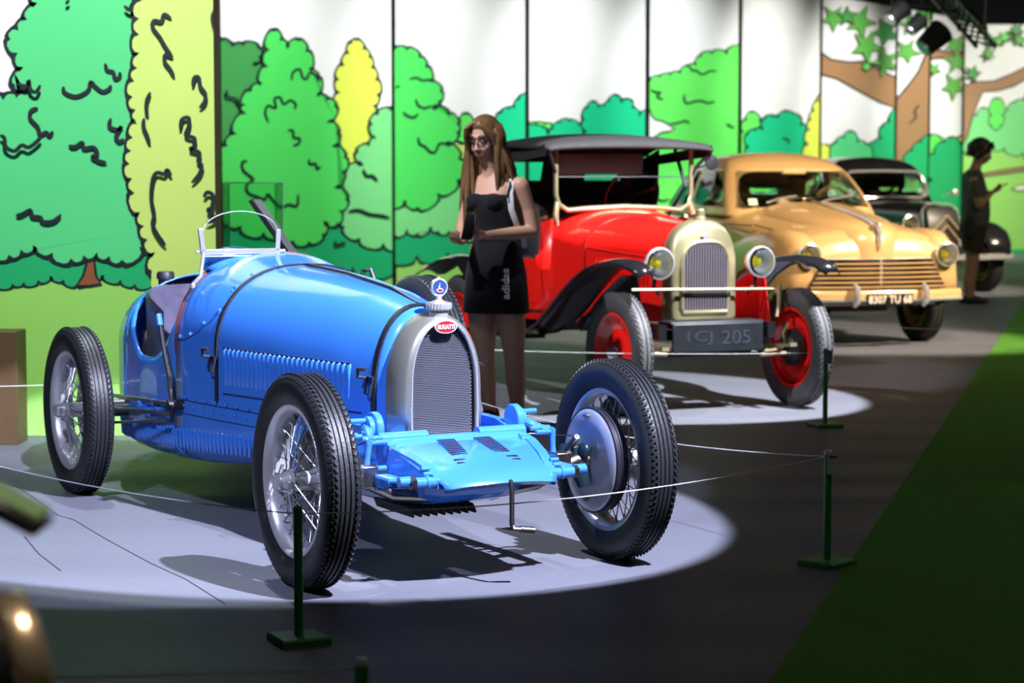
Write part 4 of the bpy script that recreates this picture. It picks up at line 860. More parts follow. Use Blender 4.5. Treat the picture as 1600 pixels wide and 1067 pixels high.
# hood
mb = MB(); secs = []
for X, w_, ze, zt2 in [(-.98, .575, 1.525, 1.55), (-1.04, .59, 1.54, 1.60), (-1.3, .60, 1.54, 1.625), (-1.5, .60, 1.55, 1.635), (-1.75, .59, 1.55, 1.62), (-1.92, .57, 1.50, 1.56), (-1.98, .55, 1.44, 1.48)]:
    secs.append([V((X, w_*cos(a)**1, ze+(zt2-ze)*sin(a)**.8 if 0 < a < pi else ze)) for a in fr(0, pi, 16)])
mb.loft(secs, closed=False); hd = mb.build('canvas_hood', canvas, cit, 60, solid=.02)
mb = MB()
for sg in (-1, 1):
    y = sg*.585; mb.add([(-1.02, y, 1.56), (-1.95, y*.95, 1.48), (-1.95, y*.95, 1.42), (-1.02, y, 1.49)], [(0, 1, 2, 3)])
    mb.add([(-1.75, y, 1.54), (-1.96, y*.94, 1.46), (-2.12, y*.90, 1.03), (-1.75, y*.97, 1.03)], [(0, 1, 2, 3)])
    mb.add([(-1.25, y, 1.27), (-1.75, y, 1.27), (-1.75, y*.97, 1.05), (-1.25, y*.93, 1.08)], [(0, 1, 2, 3)]) if sg < 0 else None
def bc(y, z): return (-1.96-(1.46-z)*.372, y, z)
for y0, y1, z0, z1 in [(-.55, -.43, 1.03, 1.48), (-.16, .16, 1.03, 1.48), (.43, .55, 1.03, 1.48), (-.43, -.16, 1.03, 1.335), (.16, .43, 1.03, 1.335), (-.43, -.16, 1.455, 1.50), (.16, .43, 1.455, 1.50)]: mb.add([bc(y0, z0), bc(y1, z0), bc(y1, z1), bc(y0, z1)], [(0, 1, 2, 3)])
mb.build('side_curtains', canvas, hd, ang=0, solid=.008)
for sg in (-1, 1): MB().add([bc(sg*.43, 1.335), bc(sg*.16, 1.335), bc(sg*.16, 1.455), bc(sg*.43, 1.455)], [(0, 1, 2, 3)]).build('rear_window', smoke, hd, ang=0, solid=.003)
mb = MB(); mb.tube([(-1.0, .57, 1.53), (-1.08, .50, 1.42), (-1.1, .475, 1.36)], .012, 8); mb.tube([(-1.0, -.57, 1.53), (-1.1, -.475, 1.38)], .012, 8); mb.tube([(-1.6, .55, 1.06), (-1.35, .57, 1.3), (-1.5, .57, 1.55)], .013, 8); mb.build('hood_iron', dark, hd)
mb = MB(); mb.box((-1.14, -.16, 1.44), (.012, .62, .13), ry=.12); mb.build('sun_visor', mat('brown_visor', (.04, .02, .02), .5), cit, bevel=.004)
mb = MB(); c = V((-1.40, .20, 1.23)); mb.T = Matrix.Translation(c) @ Matrix.Rotation(.45, 4, 'Y'); mb.lathe([(.19+.013*cos(a), .013*sin(a)) for a in fr(0, 2*pi, 8)[:-1]], 32, axis='x', closed=True)
for k in range(4): a = pi/2*k+.4; mb.box((0, .095*cos(a), .095*sin(a)), (.01, .19, .018), rx=a)
mb.T = Matrix(); mb.cyl(c, (-1.15, .2, 1.08), .016); mb.build('steering_wheel', blackp, cit)
mb = MB()
for X in (-1.85,): mb.box((X, 0, .95), (.14, 1.0, .5), ry=.12); mb.box((X+.25, 0, .78), (.5, 1.0, .14))
mb.build('bench_seats', mat('dark_brown_leather', (.03, .018, .015), .5), cit, bevel=.04)

# ================================================ closed saloons
def saloon_cabin(parent, P, paint, glassm, sub=2, name='cabin'):
    """P: levels of (z, xf, xr, hw_front, hw_rear) ; windows between rows 1..3"""
    cols = ['f0', 'f1', 'f2', 's0', 's1', 's2', 's3', 's4', 's5', 'r0', 'r1', 'r2']
    def ringpts(z, xf, xr, hf, hr, xm):
        L = xf-xr; q = [(xf, 0), (xf-.03, hf*.55), (xf-.075, hf*.88), (xf-.15, hf*1.0), (xf-.20, hf*1.02)]
        xb = xm; q += [(xb+.045, (hf+hr)/2*1.06), (xb-.045, (hf+hr)/2*1.06), (xr+.34*L, hr*1.04), (xr+.24*L, hr*1.0), (xr+.12*L, hr*.86), (xr+.04*L, hr*.55), (xr, 0)]
        return [V((x, y, z)) for x, y in q]
    rings = [ringpts(*r) for r in P]; n = 12; vs = []; idx = {}
    for i, r in enumerate(rings):
        for j in range(n): idx[(i, j, 1)] = len(vs); vs.append(r[j])
        for j in range(1, n-1): idx[(i, j, -1)] = len(vs); vs.append(V((r[j].x, -r[j].y, r[j].z)))
        idx[(i, 0, -1)] = idx[(i, 0, 1)]; idx[(i, n-1, -1)] = idx[(i, n-1, 1)]
    fs = []; glassf = {}
    win = {(0, 'ws'), (1, 'ws'), (4, 'sw'), (6, 'sw'), (7, 'sx'), (9, 'rw'), (10, 'rw')}
    wj = {0: 'windscreen', 1: 'windscreen', 4: 'side_window', 6: 'rear_side_window', 9: 'rear_window', 10: 'rear_window'}
    nl = len(rings)
    for i in range(nl-1):
        for j in range(n-1):
            for sg in (1, -1):
                f = (idx[(i, j, sg)], idx[(i, j+1, sg)], idx[(i+1, j+1, sg)], idx[(i+1, j, sg)])
                if sg < 0: f = f[::-1]
                if j in wj and i in (1, 2): glassf.setdefault((wj[j], 0 if 'wind' in wj[j][:4] or 'rear_window' == wj[j] else sg), []).append(f)
                else: fs.append(f)
    top = [idx[(nl-1, j, 1)] for j in range(n)] + [idx[(nl-1, j, -1)] for j in range(n-2, 0, -1)]
    cz = sum((vs[t].z for t in top))/len(top)
    # close the roof with quads between left and right columns
    for j in range(0, n-1):
        a, b, c, d = idx[(nl-1, j, 1)], idx[(nl-1, j+1, 1)], idx[(nl-1, j+1, -1)], idx[(nl-1, j, -1)]
        f = [a, b, c, d]; f2 = []
        for q in f:
            if q not in f2: f2.append(q)
        fs.append(tuple(f2))
    mb = MB(); mb.add(vs, fs); cab = mb.build(name, paint, parent, 60, sub=sub, solid=.025)
    cab.modifiers['solid'].offset = -1
    for (nm, sg), ff in glassf.items():
        mb = MB(); used = sorted({q for f in ff for q in f}); mp_ = {q: k for k, q in enumerate(used)}
        cen = V((sum(vs[q].x for q in used), sum(vs[q].y for q in used), sum(vs[q].z for q in used)))/len(used)
        mb.add([cen+(vs[q]-cen)*1.02 - V(((-.0), (0), 0)) for q in used], [tuple(mp_[q] for q in f) for f in ff]); mb.build(nm, glassm, cab, 60, sub=0, solid=.004)
    return cab, rings
def sweep_body(T, n=14, e=.7):
    secs = []
    Xs = [q[0] for q in T]
    for k in range(len(T)-1):
        for t in (0, .34, .67): 
            X = T[k][0]+(T[k+1][0]-T[k][0])*t; secs.append(section(X, *interp(T, X), n=n, e=e))
    secs.append(section(T[-1][0], *T[-1][1:], n=n, e=e)); return secs
def fender(parent, name, stations, m, sgn):
    """stations: X, ycentre, zcentre(bottom), halfwidth, top z"""
    mb = MB(); secs = []
    for X, yc, zb, hw_, zt in stations:
        row = []
        for i in range(17):
            a = pi*i/16; c = cos(a); row.append(V((X, sgn*(yc+hw_*(1 if c > 0 else -1)*abs(c)**.75), zb+(zt-zb)*sin(a)**.8 if 0 < i < 16 else zb)))
        secs.append(row)
    mb.loft(secs); return mb.build(name, m, parent, 60)
tanp = mat('tan_paint', (.50, .31, .13), .3, coat=.6, noise=.05, nscale=3)
ap_ = radians(-72.5); D_ = ground(1437, 532); PO = D_-V((-sin(ap_), cos(ap_), 0))*.66; PO.z = 0
peu = thing('saloon_car', 'tan rounded nineteen-fifties saloon with wide barred grille', 'car', PO, ap_)
TP = [(.50, .56, .50, .62, .76), (.46, .64, .45, .66, .86), (.38, .68, .42, .70, .925), (.2, .70, .40, .74, .965), (-.1, .71, .40, .80, .99), (-.5, .72, .36, .84, 1.04), (-.80, .74, .34, .90, 1.09), (-1.2, .76, .32, .93, 1.10), (-2.2, .77, .32, .93, 1.08), (-2.8, .76, .34, .90, 1.04), (-3.2, .70, .38, .84, .93), (-3.5, .60, .42, .74, .80), (-3.62, .40, .46, .60, .68)]
mb = MB(); mb.loft(sweep_body(TP, e=.62)); mb.build('body', tanp, peu, 50)
# alligator bonnet: raised central bulge
mb = MB(); secs = []
for X, w_, zt in [(.53, .05, .80), (.52, .12, .90), (.44, .24, .965), (.25, .36, 1.01), (0, .44, 1.05), (-.4, .50, 1.10), (-.74, .54, 1.14)]:
    secs.append([V((X, w_*(1 if cos(a) > 0 else -1)*abs(cos(a))**.7, zt-.22+.22*sin(a)**.75 if 0 < a < pi else zt-.22)) for a in fr(0, pi, 16)])
mb.loft(secs); bn = mb.build('bonnet', tanp, peu, 60)
mb = MB(); mb.tube([(-.72, 0, 1.155), (-.4, 0, 1.115), (0, 0, 1.065), (.25, 0, 1.025), (.44, 0, .98), (.525, 0, .92), (.54, 0, .86), (.545, 0, .78)], [.008, .008, .010, .014, .02, .026, .018, .010], 8); mb.ball((.50, 0, .975), (.05, .03, .025)); mb.build('bonnet_ornament', chrome, bn)
cab, _ = saloon_cabin(peu, [(1.02, -.74, -2.95, .70, .66, -1.72), (1.10, -.78, -2.86, .68, .62, -1.72), (1.25, -.90, -2.68, .63, .57, -1.72), (1.40, -1.04, -2.45, .565, .52, -1.72), (1.49, -1.18, -2.25, .49, .45, -1.72), (1.565, -1.45, -2.0, .33, .30, -1.72)], tanp, smoke)
mb = MB(); mb.box((-1.45, -.32, .95), (.16, .5, .5), ry=.15); mb.box((-1.45, .32, .95), (.16, .5, .5), ry=.15); mb.box((-1.25, 0, .75), (.5, 1.1, .16)); mb.box((-2.35, 0, .98), (.16, 1.1, .5), ry=.2); mb.build('seats', mat('tan_leather', (.12, .06, .03), .5), peu, bevel=.04)
mb = MB(); c = V((-1.12, .34, 1.10)); mb.T = Matrix.Translation(c) @ Matrix.Rotation(.6, 4, 'Y'); mb.lathe([(.19+.011*cos(a), .011*sin(a)) for a in fr(0, 2*pi, 8)[:-1]], 32, axis='x', closed=True); mb.box((0, 0, 0), (.01, .36, .02)); mb.T = Matrix(); mb.cyl(c, (-.9, .34, .98), .016); mb.build('steering_wheel', mat('ivory_wheel', (.5, .38, .2), .3), peu)
for sg, yy in ((-1, -.40), (1, .10)):
    mb = MB(); mb.tube([(-.735, yy, 1.135), (-.76, yy+.10, 1.16), (-.80, yy+.30, 1.19)], .007, 6); mb.build('wiper', chrome, peu)
mb = MB(); mb.box((-1.0, -.03, 1.40), (.02, .22, .05)); mb.build('rear_view_mirror', mat('mirror_tan', (.5, .32, .14), .3), peu, bevel=.01)
mb = MB(); mb.box((-.80, -.50, 1.14), (.004, .08, .06), ry=-.5); mb.build('windscreen_sticker', mat('pale_sticker', (.5, .6, .4), .5), peu)
FS = [(.50, .60, .54, .06, .74), (.48, .60, .46, .12, .82), (.40, .60, .42, .175, .89), (.3, .61, .44, .20, .925), (.1, .62, .60, .205, .935), (-.1, .62, .64, .20, .93), (-.35, .63, .58, .19, .90), (-.6, .64, .40, .17, .85), (-.9, .66, .36, .14, .78), (-1.2, .68, .36, .10, .66)]
RS = [(-1.95, .70, .36, .08, .70), (-2.1, .69, .40, .12, .82), (-2.4, .68, .52, .15, .87), (-2.7, .67, .56, .15, .86), (-3.0, .65, .45, .15, .80), (-3.3, .62, .42, .14, .70), (-3.55, .58, .42, .10, .60)]
for sg in (-1, 1):
    fender(peu, 'front_fender', FS, tanp, sg); fender(peu, 'rear_fender', RS, tanp, sg)
    hl = headlamp(peu, (.53, sg*.605, .735), .092, chrome, yaw=0)
mb = MB(); mb.tube([(X, -(interp(TP, X)[0]+.004), .955-.00*X) for X in fr(-.30, -2.9, 14)], .006, 6); mb.tube([(X, (interp(TP, X)[0]+.004), .955) for X in fr(-.30, -2.9, 14)], .006, 6); mb.tube([(-.30, -.70, .96), (-.0, -.69, .93), (.2, -.66, .90)], .006, 6); mb.build('waist_moulding', mat('moulding_brown', (.16, .09, .04), .4), peu)
# grille
mb = MB(); mb.prism([(-.47, .70), (.47, .70), (.60, .47), (-.60, .47)], lambda y, z: V((.50, y, z)), lambda y, z: V((.535, y, z))); gr = mb.build('grille_opening', mat('grille_dark', (.008, .004, .003), .8), peu)
for i in range(7):
    z = .705-i*.037; hw = .47+(.705-z)*.55
    MB().loft([[V((.525+.045*(1-(t*t)), hw*t, z+dz)) if k == 0 else V((.525+.045*(1-(t*t))+.016, hw*t, z+dz*.6)) for k, dz in ((0, -.007), (1, -.006), (1, .006), (0, .007))] for t in fr(-1, 1, 10)]).build('grille_bar', tanp if i else chrome, gr, 40)
MB().box((.575, 0, .60), (.012, .02, .20)).build('grille_centre_strip', chrome, gr, bevel=.003)
# bumper, overriders, plate
mb = MB(); mb.loft([[V((.70-.13*abs(t)**2.6+dx, .70*t, z)) for dx, z in ((0, .385), (.03, .40), (.035, .43), (.02, .46), (0, .465), (-.01, .43))] for t in fr(-1, 1, 16)]); bp = mb.build('bumper', tanp, peu, 40)
mb = MB(); mb.loft([[V((.72-.13*abs(t)**2.6+dx, .71*t, z)) for dx, z in ((0, .375), (.016, .383), (.016, .398), (0, .402))] for t in fr(-1, 1, 16)]); mb.build('bumper_trim', chrome, bp, 40)
for sg in (-1, 1):
    mb = MB(); mb.tube([(.72, sg*.30, .345), (.755, sg*.30, .38), (.765, sg*.30, .43), (.755, sg*.30, .485), (.72, sg*.30, .515)], [.018, .03, .032, .028, .012], 12); mb.build('overrider', chrome, bp)
mb = MB(); mb.box((.735, 0, .395), (.012, .40, .085)); pl = mb.build('number_plate', mat('plate_black', (.006, .006, .007), .3), peu, bevel=.003)
text_mb('8307 TU 68', .062, .003, lambda u, v, d: V((.742+d, u, .395+v)), width=.375, bold=.012).build('plate_lettering', mat('plate_silver', (.75, .68, .58), .3), pl, ang=0)
darktyre = mat('old_black_tyre', (.01, .01, .01), .6)
w_, t2 = disc_wheel(peu, (0, .66, .32), False, .32, .15, .2, tanp, darktyre, blocks=40)
for loc, fl in (((0, -.66, .32), True), ((-2.58, -.64, .32), True), ((-2.58, .64, .32), False)): disc_wheel(peu, loc, fl, .32, .15, .2, tanp, darktyre, t2)
mb = MB(); mb.box((.1, 0, .36), (.7, 1.1, .06)); mb.cyl((0, -.6, .32), (0, .6, .32), .03); mb.box((.3, -.1, .30), (.2, .5, .08)); mb.box((-1.6, 0, .34), (2.9, .9, .06)); mb.build('underside', dark, peu)
# ------------------------------------------------ black saloon behind
at_ = radians(-69); D_ = ground(1540, 455); TO = D_-V((-sin(at_), cos(at_), 0))*.70; TO.z = 0
tra = thing('saloon_car', 'black nineteen-thirties saloon with chevron grille behind the tan one', 'car', TO, at_)
TT = [(.10, .20, .50, .80, 1.0), (-.1, .25, .45, .84, 1.03), (-.5, .36, .40, .88, 1.06), (-.95, .52, .35, .93, 1.10), (-1.2, .66, .33, .95, 1.12), (-2.2, .70, .33, .95, 1.10), (-2.9, .66, .33, .92, 1.04), (-3.4, .56, .38, .84, .94), (-3.75, .38, .42, .70, .78)]
mb = MB(); mb.loft(sweep_body(TT, e=.7)); mb.build('body', blackp, tra, 50)
cab2, _ = saloon_cabin(tra, [(1.0, -.92, -3.05, .64, .62, -1.75), (1.10, -.97, -3.0, .64, .60, -1.75), (1.24, -1.05, -2.9, .62, .58, -1.75), (1.40, -1.13, -2.75, .585, .54, -1.75), (1.50, -1.22, -2.55, .52, .48, -1.75), (1.58, -1.45, -2.25, .36, .34, -1.75)], blackp, smoke)
mb = MB(); pts = []
fr2 = [(-.52, 1.12), (-.54, 1.22), (-.50, 1.36), (-.43, 1.40), (0, 1.41), (.43, 1.40), (.50, 1.36), (.54, 1.22), (.52, 1.12), (.40, 1.09), (0, 1.085), (-.40, 1.09), (-.52, 1.12)]
mb.tube([(-.955-(z-1.1)*.55-.09*(abs(y)/.55)**2.5, y*1.04, z) for y, z in fr2], .017, 8); mb.build('windscreen_surround', chrome, cab2)
mb = MB(); mb.box((-1.7, 0, 1.0), (.16, 1.1, .5), ry=.15); mb.box((-2.6, 0, 1.0), (.16, 1.0, .5), ry=.15); mb.build('seats', mat('grey_cloth', (.04, .035, .03), .8), tra, bevel=.04)
mb = MB(); secs = []
for z, hw, X in [(.45, .17, .20), (.6, .20, .215), (.8, .225, .20), (.95, .215, .15), (1.0, .16, .11)]: secs.append([V((X-.12, -hw, z)), V((X-.01, -hw*.9, z)), V((X+.02, 0, z)), V((X-.01, hw*.9, z)), V((X-.12, hw, z))])
mb.loft(secs); g_ = mb.build('grille', mat('grille_black_mesh', (.02, .018, .016), .4), tra, 30)
mb = MB(); mb.tube([(.13-.0, -.22, .45), (.15, -.235, .62), (.14, -.25, .80), (.09, -.235, .96), (.06, -.16, 1.02), (.05, 0, 1.035), (.06, .16, 1.02), (.09, .235, .96), (.14, .25, .80), (.15, .235, .62), (.13, .22, .45)], .007, 8); mb.build('grille_surround', chrome, g_)
for dz in (0, .12): 
    mb = MB()
    for sg in (-1, 1): mb.tube([(.225, sg*.20, .60+dz-.02), (.245, 0, .80+dz-.02)], .017, 6, flat=.7)
    mb.build('chevron', mat('chevron_gold', (.8, .6, .35), .3, .6), g_)
for sg in (-1, 1):
    headlamp(tra, (.15, sg*.42, .80), .10, chrome, bulb=True); 
    mb = MB(); mb.tube([(.10, sg*.42, .72), (.08, sg*.40, .6), (.05, sg*.3, .55)], .018, 8); mb.build('lamp_bracket', chrome, tra)
    path = [(.42, .44), (.40, .58), (.30, .70), (.15, .765), (0, .78), (-.2, .75), (-.45, .62), (-.7, .44), (-.9, .37), (-1.2, .35)]
    wing('front_wing', tra, path, 0, blackp, [sg*v for v in (.46, .44, .40, .38, .38, .38, .40, .46, .55, .6)], [sg*v for v in (.78, .80, .82, .82, .82, .82, .82, .82, .82, .82)], .05, skirt=.04)
    fender(tra, 'rear_wing', [(-2.25, .70, .40, .08, .66), (-2.5, .69, .52, .12, .80), (-2.9, .68, .55, .14, .82), (-3.3, .66, .45, .13, .74), (-3.6, .62, .42, .10, .60)], blackp, sg)
    mb = MB(); mb.tube([(-.92, sg*.66, 1.10), (-.85, sg*.78, 1.14)], .008, 6); mb.ball((-.84, sg*.80, 1.15), (.03, .05, .05)); mb.build('side_mirror', chrome, tra)
    mb = MB(); mb.ball((.25, sg*.25, .52), (.06, .07, .07)); mb.build('horn', chrome, tra)
mb = MB(); mb.loft([[V((.55-.16*abs(t)**2.4+dx, .80*t, z)) for dx, z in ((0, .39), (.02, .40), (.02, .45), (0, .46))] for t in fr(-1, 1, 14)]); mb.build('bumper', chrome, tra, 40)
w_, t3 = disc_wheel(tra, (0, .67, .33), False, .33, .16, .2, mat('cream_disc', (.5, .42, .25), .4), darktyre, blocks=40)
for loc, fl in (((0, -.67, .33), True), ((-2.9, -.65, .33), True), ((-2.9, .65, .33), False)): disc_wheel(tra, loc, fl, .33, .16, .2, MATS['cream_disc'], darktyre, t3)
mb = MB(); mb.box((-1.5, 0, .34), (3.2, .9, .08)); mb.cyl((0, -.6, .33), (0, .6, .33), .03); mb.build('underside', dark, tra)
# ================================================ rope barrier
post_green = mat('post_green_paint', (.03, .26, .06), .45, noise=.2, nscale=12)
ropem = mat('white_elastic_cord', (.62, .62, .60), .6)
def stanchion(px, py, label, rz=.6, h=.395, cap=None, tagm=None, pos=None):
    g = pos if pos is not None else ground(px, py); t = thing('barrier_post', label, 'barrier post', (g.x, g.y, .006 if g.x > car_edge(g.y).x else 0), rz, 'green barrier posts')
    mb = MB(); s = .075; mb.loft([[V((x*k, y*k, z)) for x, y in ((-s, -s), (s, -s), (s, s), (-s, s))] for k, z in ((1, 0), (1, .016), (.93, .022))]); mb.build('base_plate', post_green, t, 0)
    mb = MB(); mb.cyl((0, 0, .02), (0, 0, h), .0135, 16); p = mb.build('post', post_green, t)
    mb = MB(); mb.lathe([(0, h-.004), (.0145, h-.004), (.0145, h+.006), (.010, h+.011), (0, h+.011)], 16, axis='z'); mb.build('post_cap', cap or post_green, t)
    if tagm: 
        mb = MB(); mb.T = Matrix.Rotation(-rz, 4, 'Z'); mb.box((.015, -.018, h-.035), (.040, .0025, .075)); mb.T = Matrix(); o = mb.build('tag_card', tagm, t, bevel=.0008)
        mb = MB(); mb.T = Matrix.Rotation(-rz, 4, 'Z'); mb.box((.015, -.0197, h-.012), (.026, .001, .008)); mb.T = Matrix(); mb.build('tag_strip', mat('tag_grey_print', (.12, .13, .13), .6), t)
    return g + V((0, 0, h-.012))
wcard = mat('white_card', (.75, .75, .72), .5)
S1 = stanchion(467, 1003, 'short green barrier post in front of the near wire wheel', .45)
S2 = stanchion(1292, 883, 'short green barrier post with white tag by the carpet edge', .8, .40, wcard, wcard)
S3 = stanchion(1289, 667, 'green barrier post with grey tag in front of the red wheel', .3, .42, None, mat('grey_card', (.25, .26, .25), .5))
S4 = stanchion(0, 0, 'green barrier post cut off by the bottom edge of the picture, white cap', .2, .395, wcard, pos=V((-.305, 4.28, 0)))
S5 = stanchion(0, 0, 'green barrier post base on the carpet at the right edge, further one', .1, pos=V((4.17, 16.6, 0)))
S6 = stanchion(0, 0, 'green barrier post base on the carpet at the right edge, nearer one', .1, pos=V((3.52, 14.1, 0)))
SL = stanchion(0, 0, 'green barrier post left of the blue car', .1, pos=V((-2.15, 7.55, 0)))
SR = stanchion(0, 0, 'green barrier post hidden behind the blue car', .1, pos=V((-.62, 10.9, 0)))
SQ_ = stanchion(0, 0, 'green barrier post behind the rear of the blue car', .1, pos=V((-3.3, 9.9, 0)))
SN = stanchion(0, 0, 'green barrier post close by at the lower left corner', .1, pos=V((-1.75, 4.2, 0)))
SC1 = stanchion(0, 0, 'green barrier post between the blue and the red car', .1, pos=V((-.45, 12.3, 0)))
SP1 = stanchion(0, 0, 'green barrier post right of the tan car', .1, pos=V((6.2, 17.4, 0)))
SP0 = stanchion(0, 0, 'green barrier post behind the red front wheel of the tourer', .1, pos=V((1.95, 14.6, 0)))
def rope(a, b, sag, label):
    pts = [a.lerp(b, t)-V((0, 0, sag*4*t*(1-t))) for t in fr(0, 1, 24)]
    mb = MB(); mb.tube(pts, .0021, 6); tag(mb.build('barrier_line', ropem), label, 'cord', 'barrier cords')
rope(SL+V((0, 0, .055)), S1, .035, 'white cord running from the left edge down to the nearest post')
rope(S1, S2, .045, 'white cord passing in front of the blue car crank')
rope(S2, SR, .09, 'white cord running behind the blue car front wheels')
rope(SR, SQ_, .02, 'white cord behind the rear wheel of the blue car')
rope(S4, SN, .01, 'pale cord along the bottom left edge of the picture')
rope(SC1, S3, .02, 'thin cord crossing in front of the red car wheels')
rope(SP0, SP1, .15, 'thin cord sagging in front of the tan car')
# ================================================ glass case and information stand
c = V((-1.57, 13.0, 0)); t = thing('display_case', 'small glass display case behind the blue car windscreen', 'display case', c, .25)
mb = MB(); mb.box((0, 0, .41), (.33, .33, .82)); mb.build('case_plinth', mat('grey_plinth', (.12, .12, .12), .6), t, bevel=.004)
for k, (x, y, sx, sy) in enumerate([(-.16, 0, .005, .31), (.16, 0, .005, .31), (0, -.1575, .315, .005), (0, .1575, .315, .005)]):
    MB().box((x, y, 1.07), (sx, sy, .50)).build('glass_pane', mat('case_glass', (.80, .92, .88), .02, trans=1.), t, 0)
mb = MB(); mb.box((0, 0, 1.322), (.33, .33, .005)); mb.build('glass_lid', MATS['case_glass'], t, 0)
MATS['case_glass'].node_tree.nodes['Principled BSDF'].inputs['IOR'].default_value = 1.1
mb = MB()
for x in (-.162, .162):
    for y in (-.16, .16): mb.box((x, y, 1.07), (.005, .005, .5))
for q in (-.162, .162): mb.box((q, 0, 1.325), (.005, .32, .005)); mb.box((0, q, 1.325), (.32, .005, .005))
mb.build('edge_trim', mat('case_edge', (.25, .42, .36), .3), t, 0)
a, b = atd(396, 312, 10.9), atd(474, 424, 10.9); m_ = (a+b)/2; L_ = (b-a).length
t = thing('information_stand', 'slanted dark information panel on a stand behind the blue car', 'information stand', (m_.x, m_.y, 0), -.06)
mb = MB(); th = atan2(-(b-a).z, (b-a).x); mb.box((0, 0, m_.z), (L_, .20, .024), ry=th); mb.build('panel', [mat('stand_black', (.02, .02, .025), .4)], t, bevel=.003)
mb = MB(); mb.box((.011, -.0, m_.z+.011), (L_*.94, .18, .004), ry=th); mb.build('panel_sheet', mat('lavender_sheet', (.42, .42, .5), .4), t, 0)
mb = MB(); mb.cyl((0, 0, 0), (0, 0, m_.z-.02), .02); mb.box((0, 0, .012), (.3, .3, .024)); mb.build('stand_post', MATS['stand_black'], t)
# ================================================ people
def tubes(mb, pts, rs, n=14, flat=1.0): mb.tube(pts, rs, n, flat=flat); mb.ball(pts[0], rs[0]*.98, n); mb.ball(pts[-1], rs[-1]*.98, n)
def ell(mb, c, rx, ry, rz, R=Matrix(), n=18):
    T0 = mb.T; mb.T = T0 @ Matrix.Translation(c) @ R; mb.ball((0, 0, 0), (rx, ry, rz), n); mb.T = T0
def torso(mb, secs, yaw, n=24):
    """secs: (centre, half width, half depth); yaw = direction of the left side axis"""
    out = []
    for c, w_, d_ in secs:
        lx = V((cos(yaw), sin(yaw), 0)); fx = V((-sin(yaw), cos(yaw), 0)); out.append([V(c)+lx*w_*cos(2*pi*i/n)+fx*d_*sin(2*pi*i/n) for i in range(n)])
    mb.loft(out)
def hand(mb, wr, d, nrm, thumb_side, curl=.5, s=1.0):
    d = V(d).normalized(); nrm = (V(nrm)-d*V(nrm).dot(d)).normalized(); l = d.cross(nrm)*thumb_side; wr = V(wr)
    secs = []
    for k, (t, w_, h_) in enumerate([(-.01, .024, .018), (.02, .030, .016), (.05, .038, .014), (.08, .040, .012), (.088, .036, .010)]):
        secs.append([wr+d*t*s+l*w_*cos(2*pi*i/12)*s+nrm*h_*sin(2*pi*i/12)*s for i in range(12)])
    mb.loft(secs)
    for k, (o, ln) in enumerate([(.029, .068), (.010, .078), (-.010, .072), (-.029, .056)]):
        p = wr+d*.078*s+l*o*s; pts = [p-d*.01]; a = curl*.25+.05*k; r0 = .0085-.0006*k
        for j, f in enumerate((.45, .32, .23)):
            a += curl*(.5 if j == 0 else .75); p = p+(d*cos(a)+nrm*sin(a))*ln*f*1.05*s; pts.append(p)
        tubes(mb, pts, [r0*s, r0*s, r0*.92*s, r0*.8*s], 8)
    p = wr+d*.022*s+l*.024*s; tubes(mb, [p-l*.01, p+(d*.6+l*.75+nrm*.15)*.028*s, p+(d*.95+l*.85+nrm*.45)*.052*s, p+(d*1.25+l*.75+nrm*.65)*.070*s], [.013*s, .0115*s, .010*s, .008*s], 8)
def head_geo(mb, M, s=1.0):
    T0 = mb.T; mb.T = T0 @ M @ Matrix.Scale(s, 4)   # head frame: face towards -Y, centre between the ears, z up
    ell(mb, (0, .012, .035), .074, .092, .088); ell(mb, (0, -.022, -.035), .058, .066, .078); ell(mb, (0, -.058, -.088), .026, .026, .024)
    ell(mb, (-.030, -.058, -.030), .026, .024, .026); ell(mb, (.030, -.058, -.030), .026, .024, .026)
    mb.tube([(0, -.078, .018), (0, -.092, -.005), (0, -.106, -.030), (0, -.094, -.040)], [.008, .010, .013, .009], 10); ell(mb, (-.011, -.092, -.034), .009, .010, .007); ell(mb, (.011, -.092, -.034), .009, .010, .007)
    ell(mb, (0, -.076, .034), .050, .014, .010); ell(mb, (0, -.084, -.060), .022, .011, .006); ell(mb, (0, -.081, -.069), .019, .011, .007)
    for sg in (-1, 1): ell(mb, (sg*.076, .012, -.008), .009, .018, .032)
    mb.T = T0
def skin_body(mb, name, m, parent, vox=.0055):
    o = mb.build(name, m, parent, 0); md = o.modifiers.new('remesh', 'REMESH'); md.mode = 'VOXEL'; md.voxel_size = vox; md.use_smooth_shade = True
    sm = o.modifiers.new('smooth', 'SMOOTH'); sm.iterations = 3; sm.factor = .5; return o
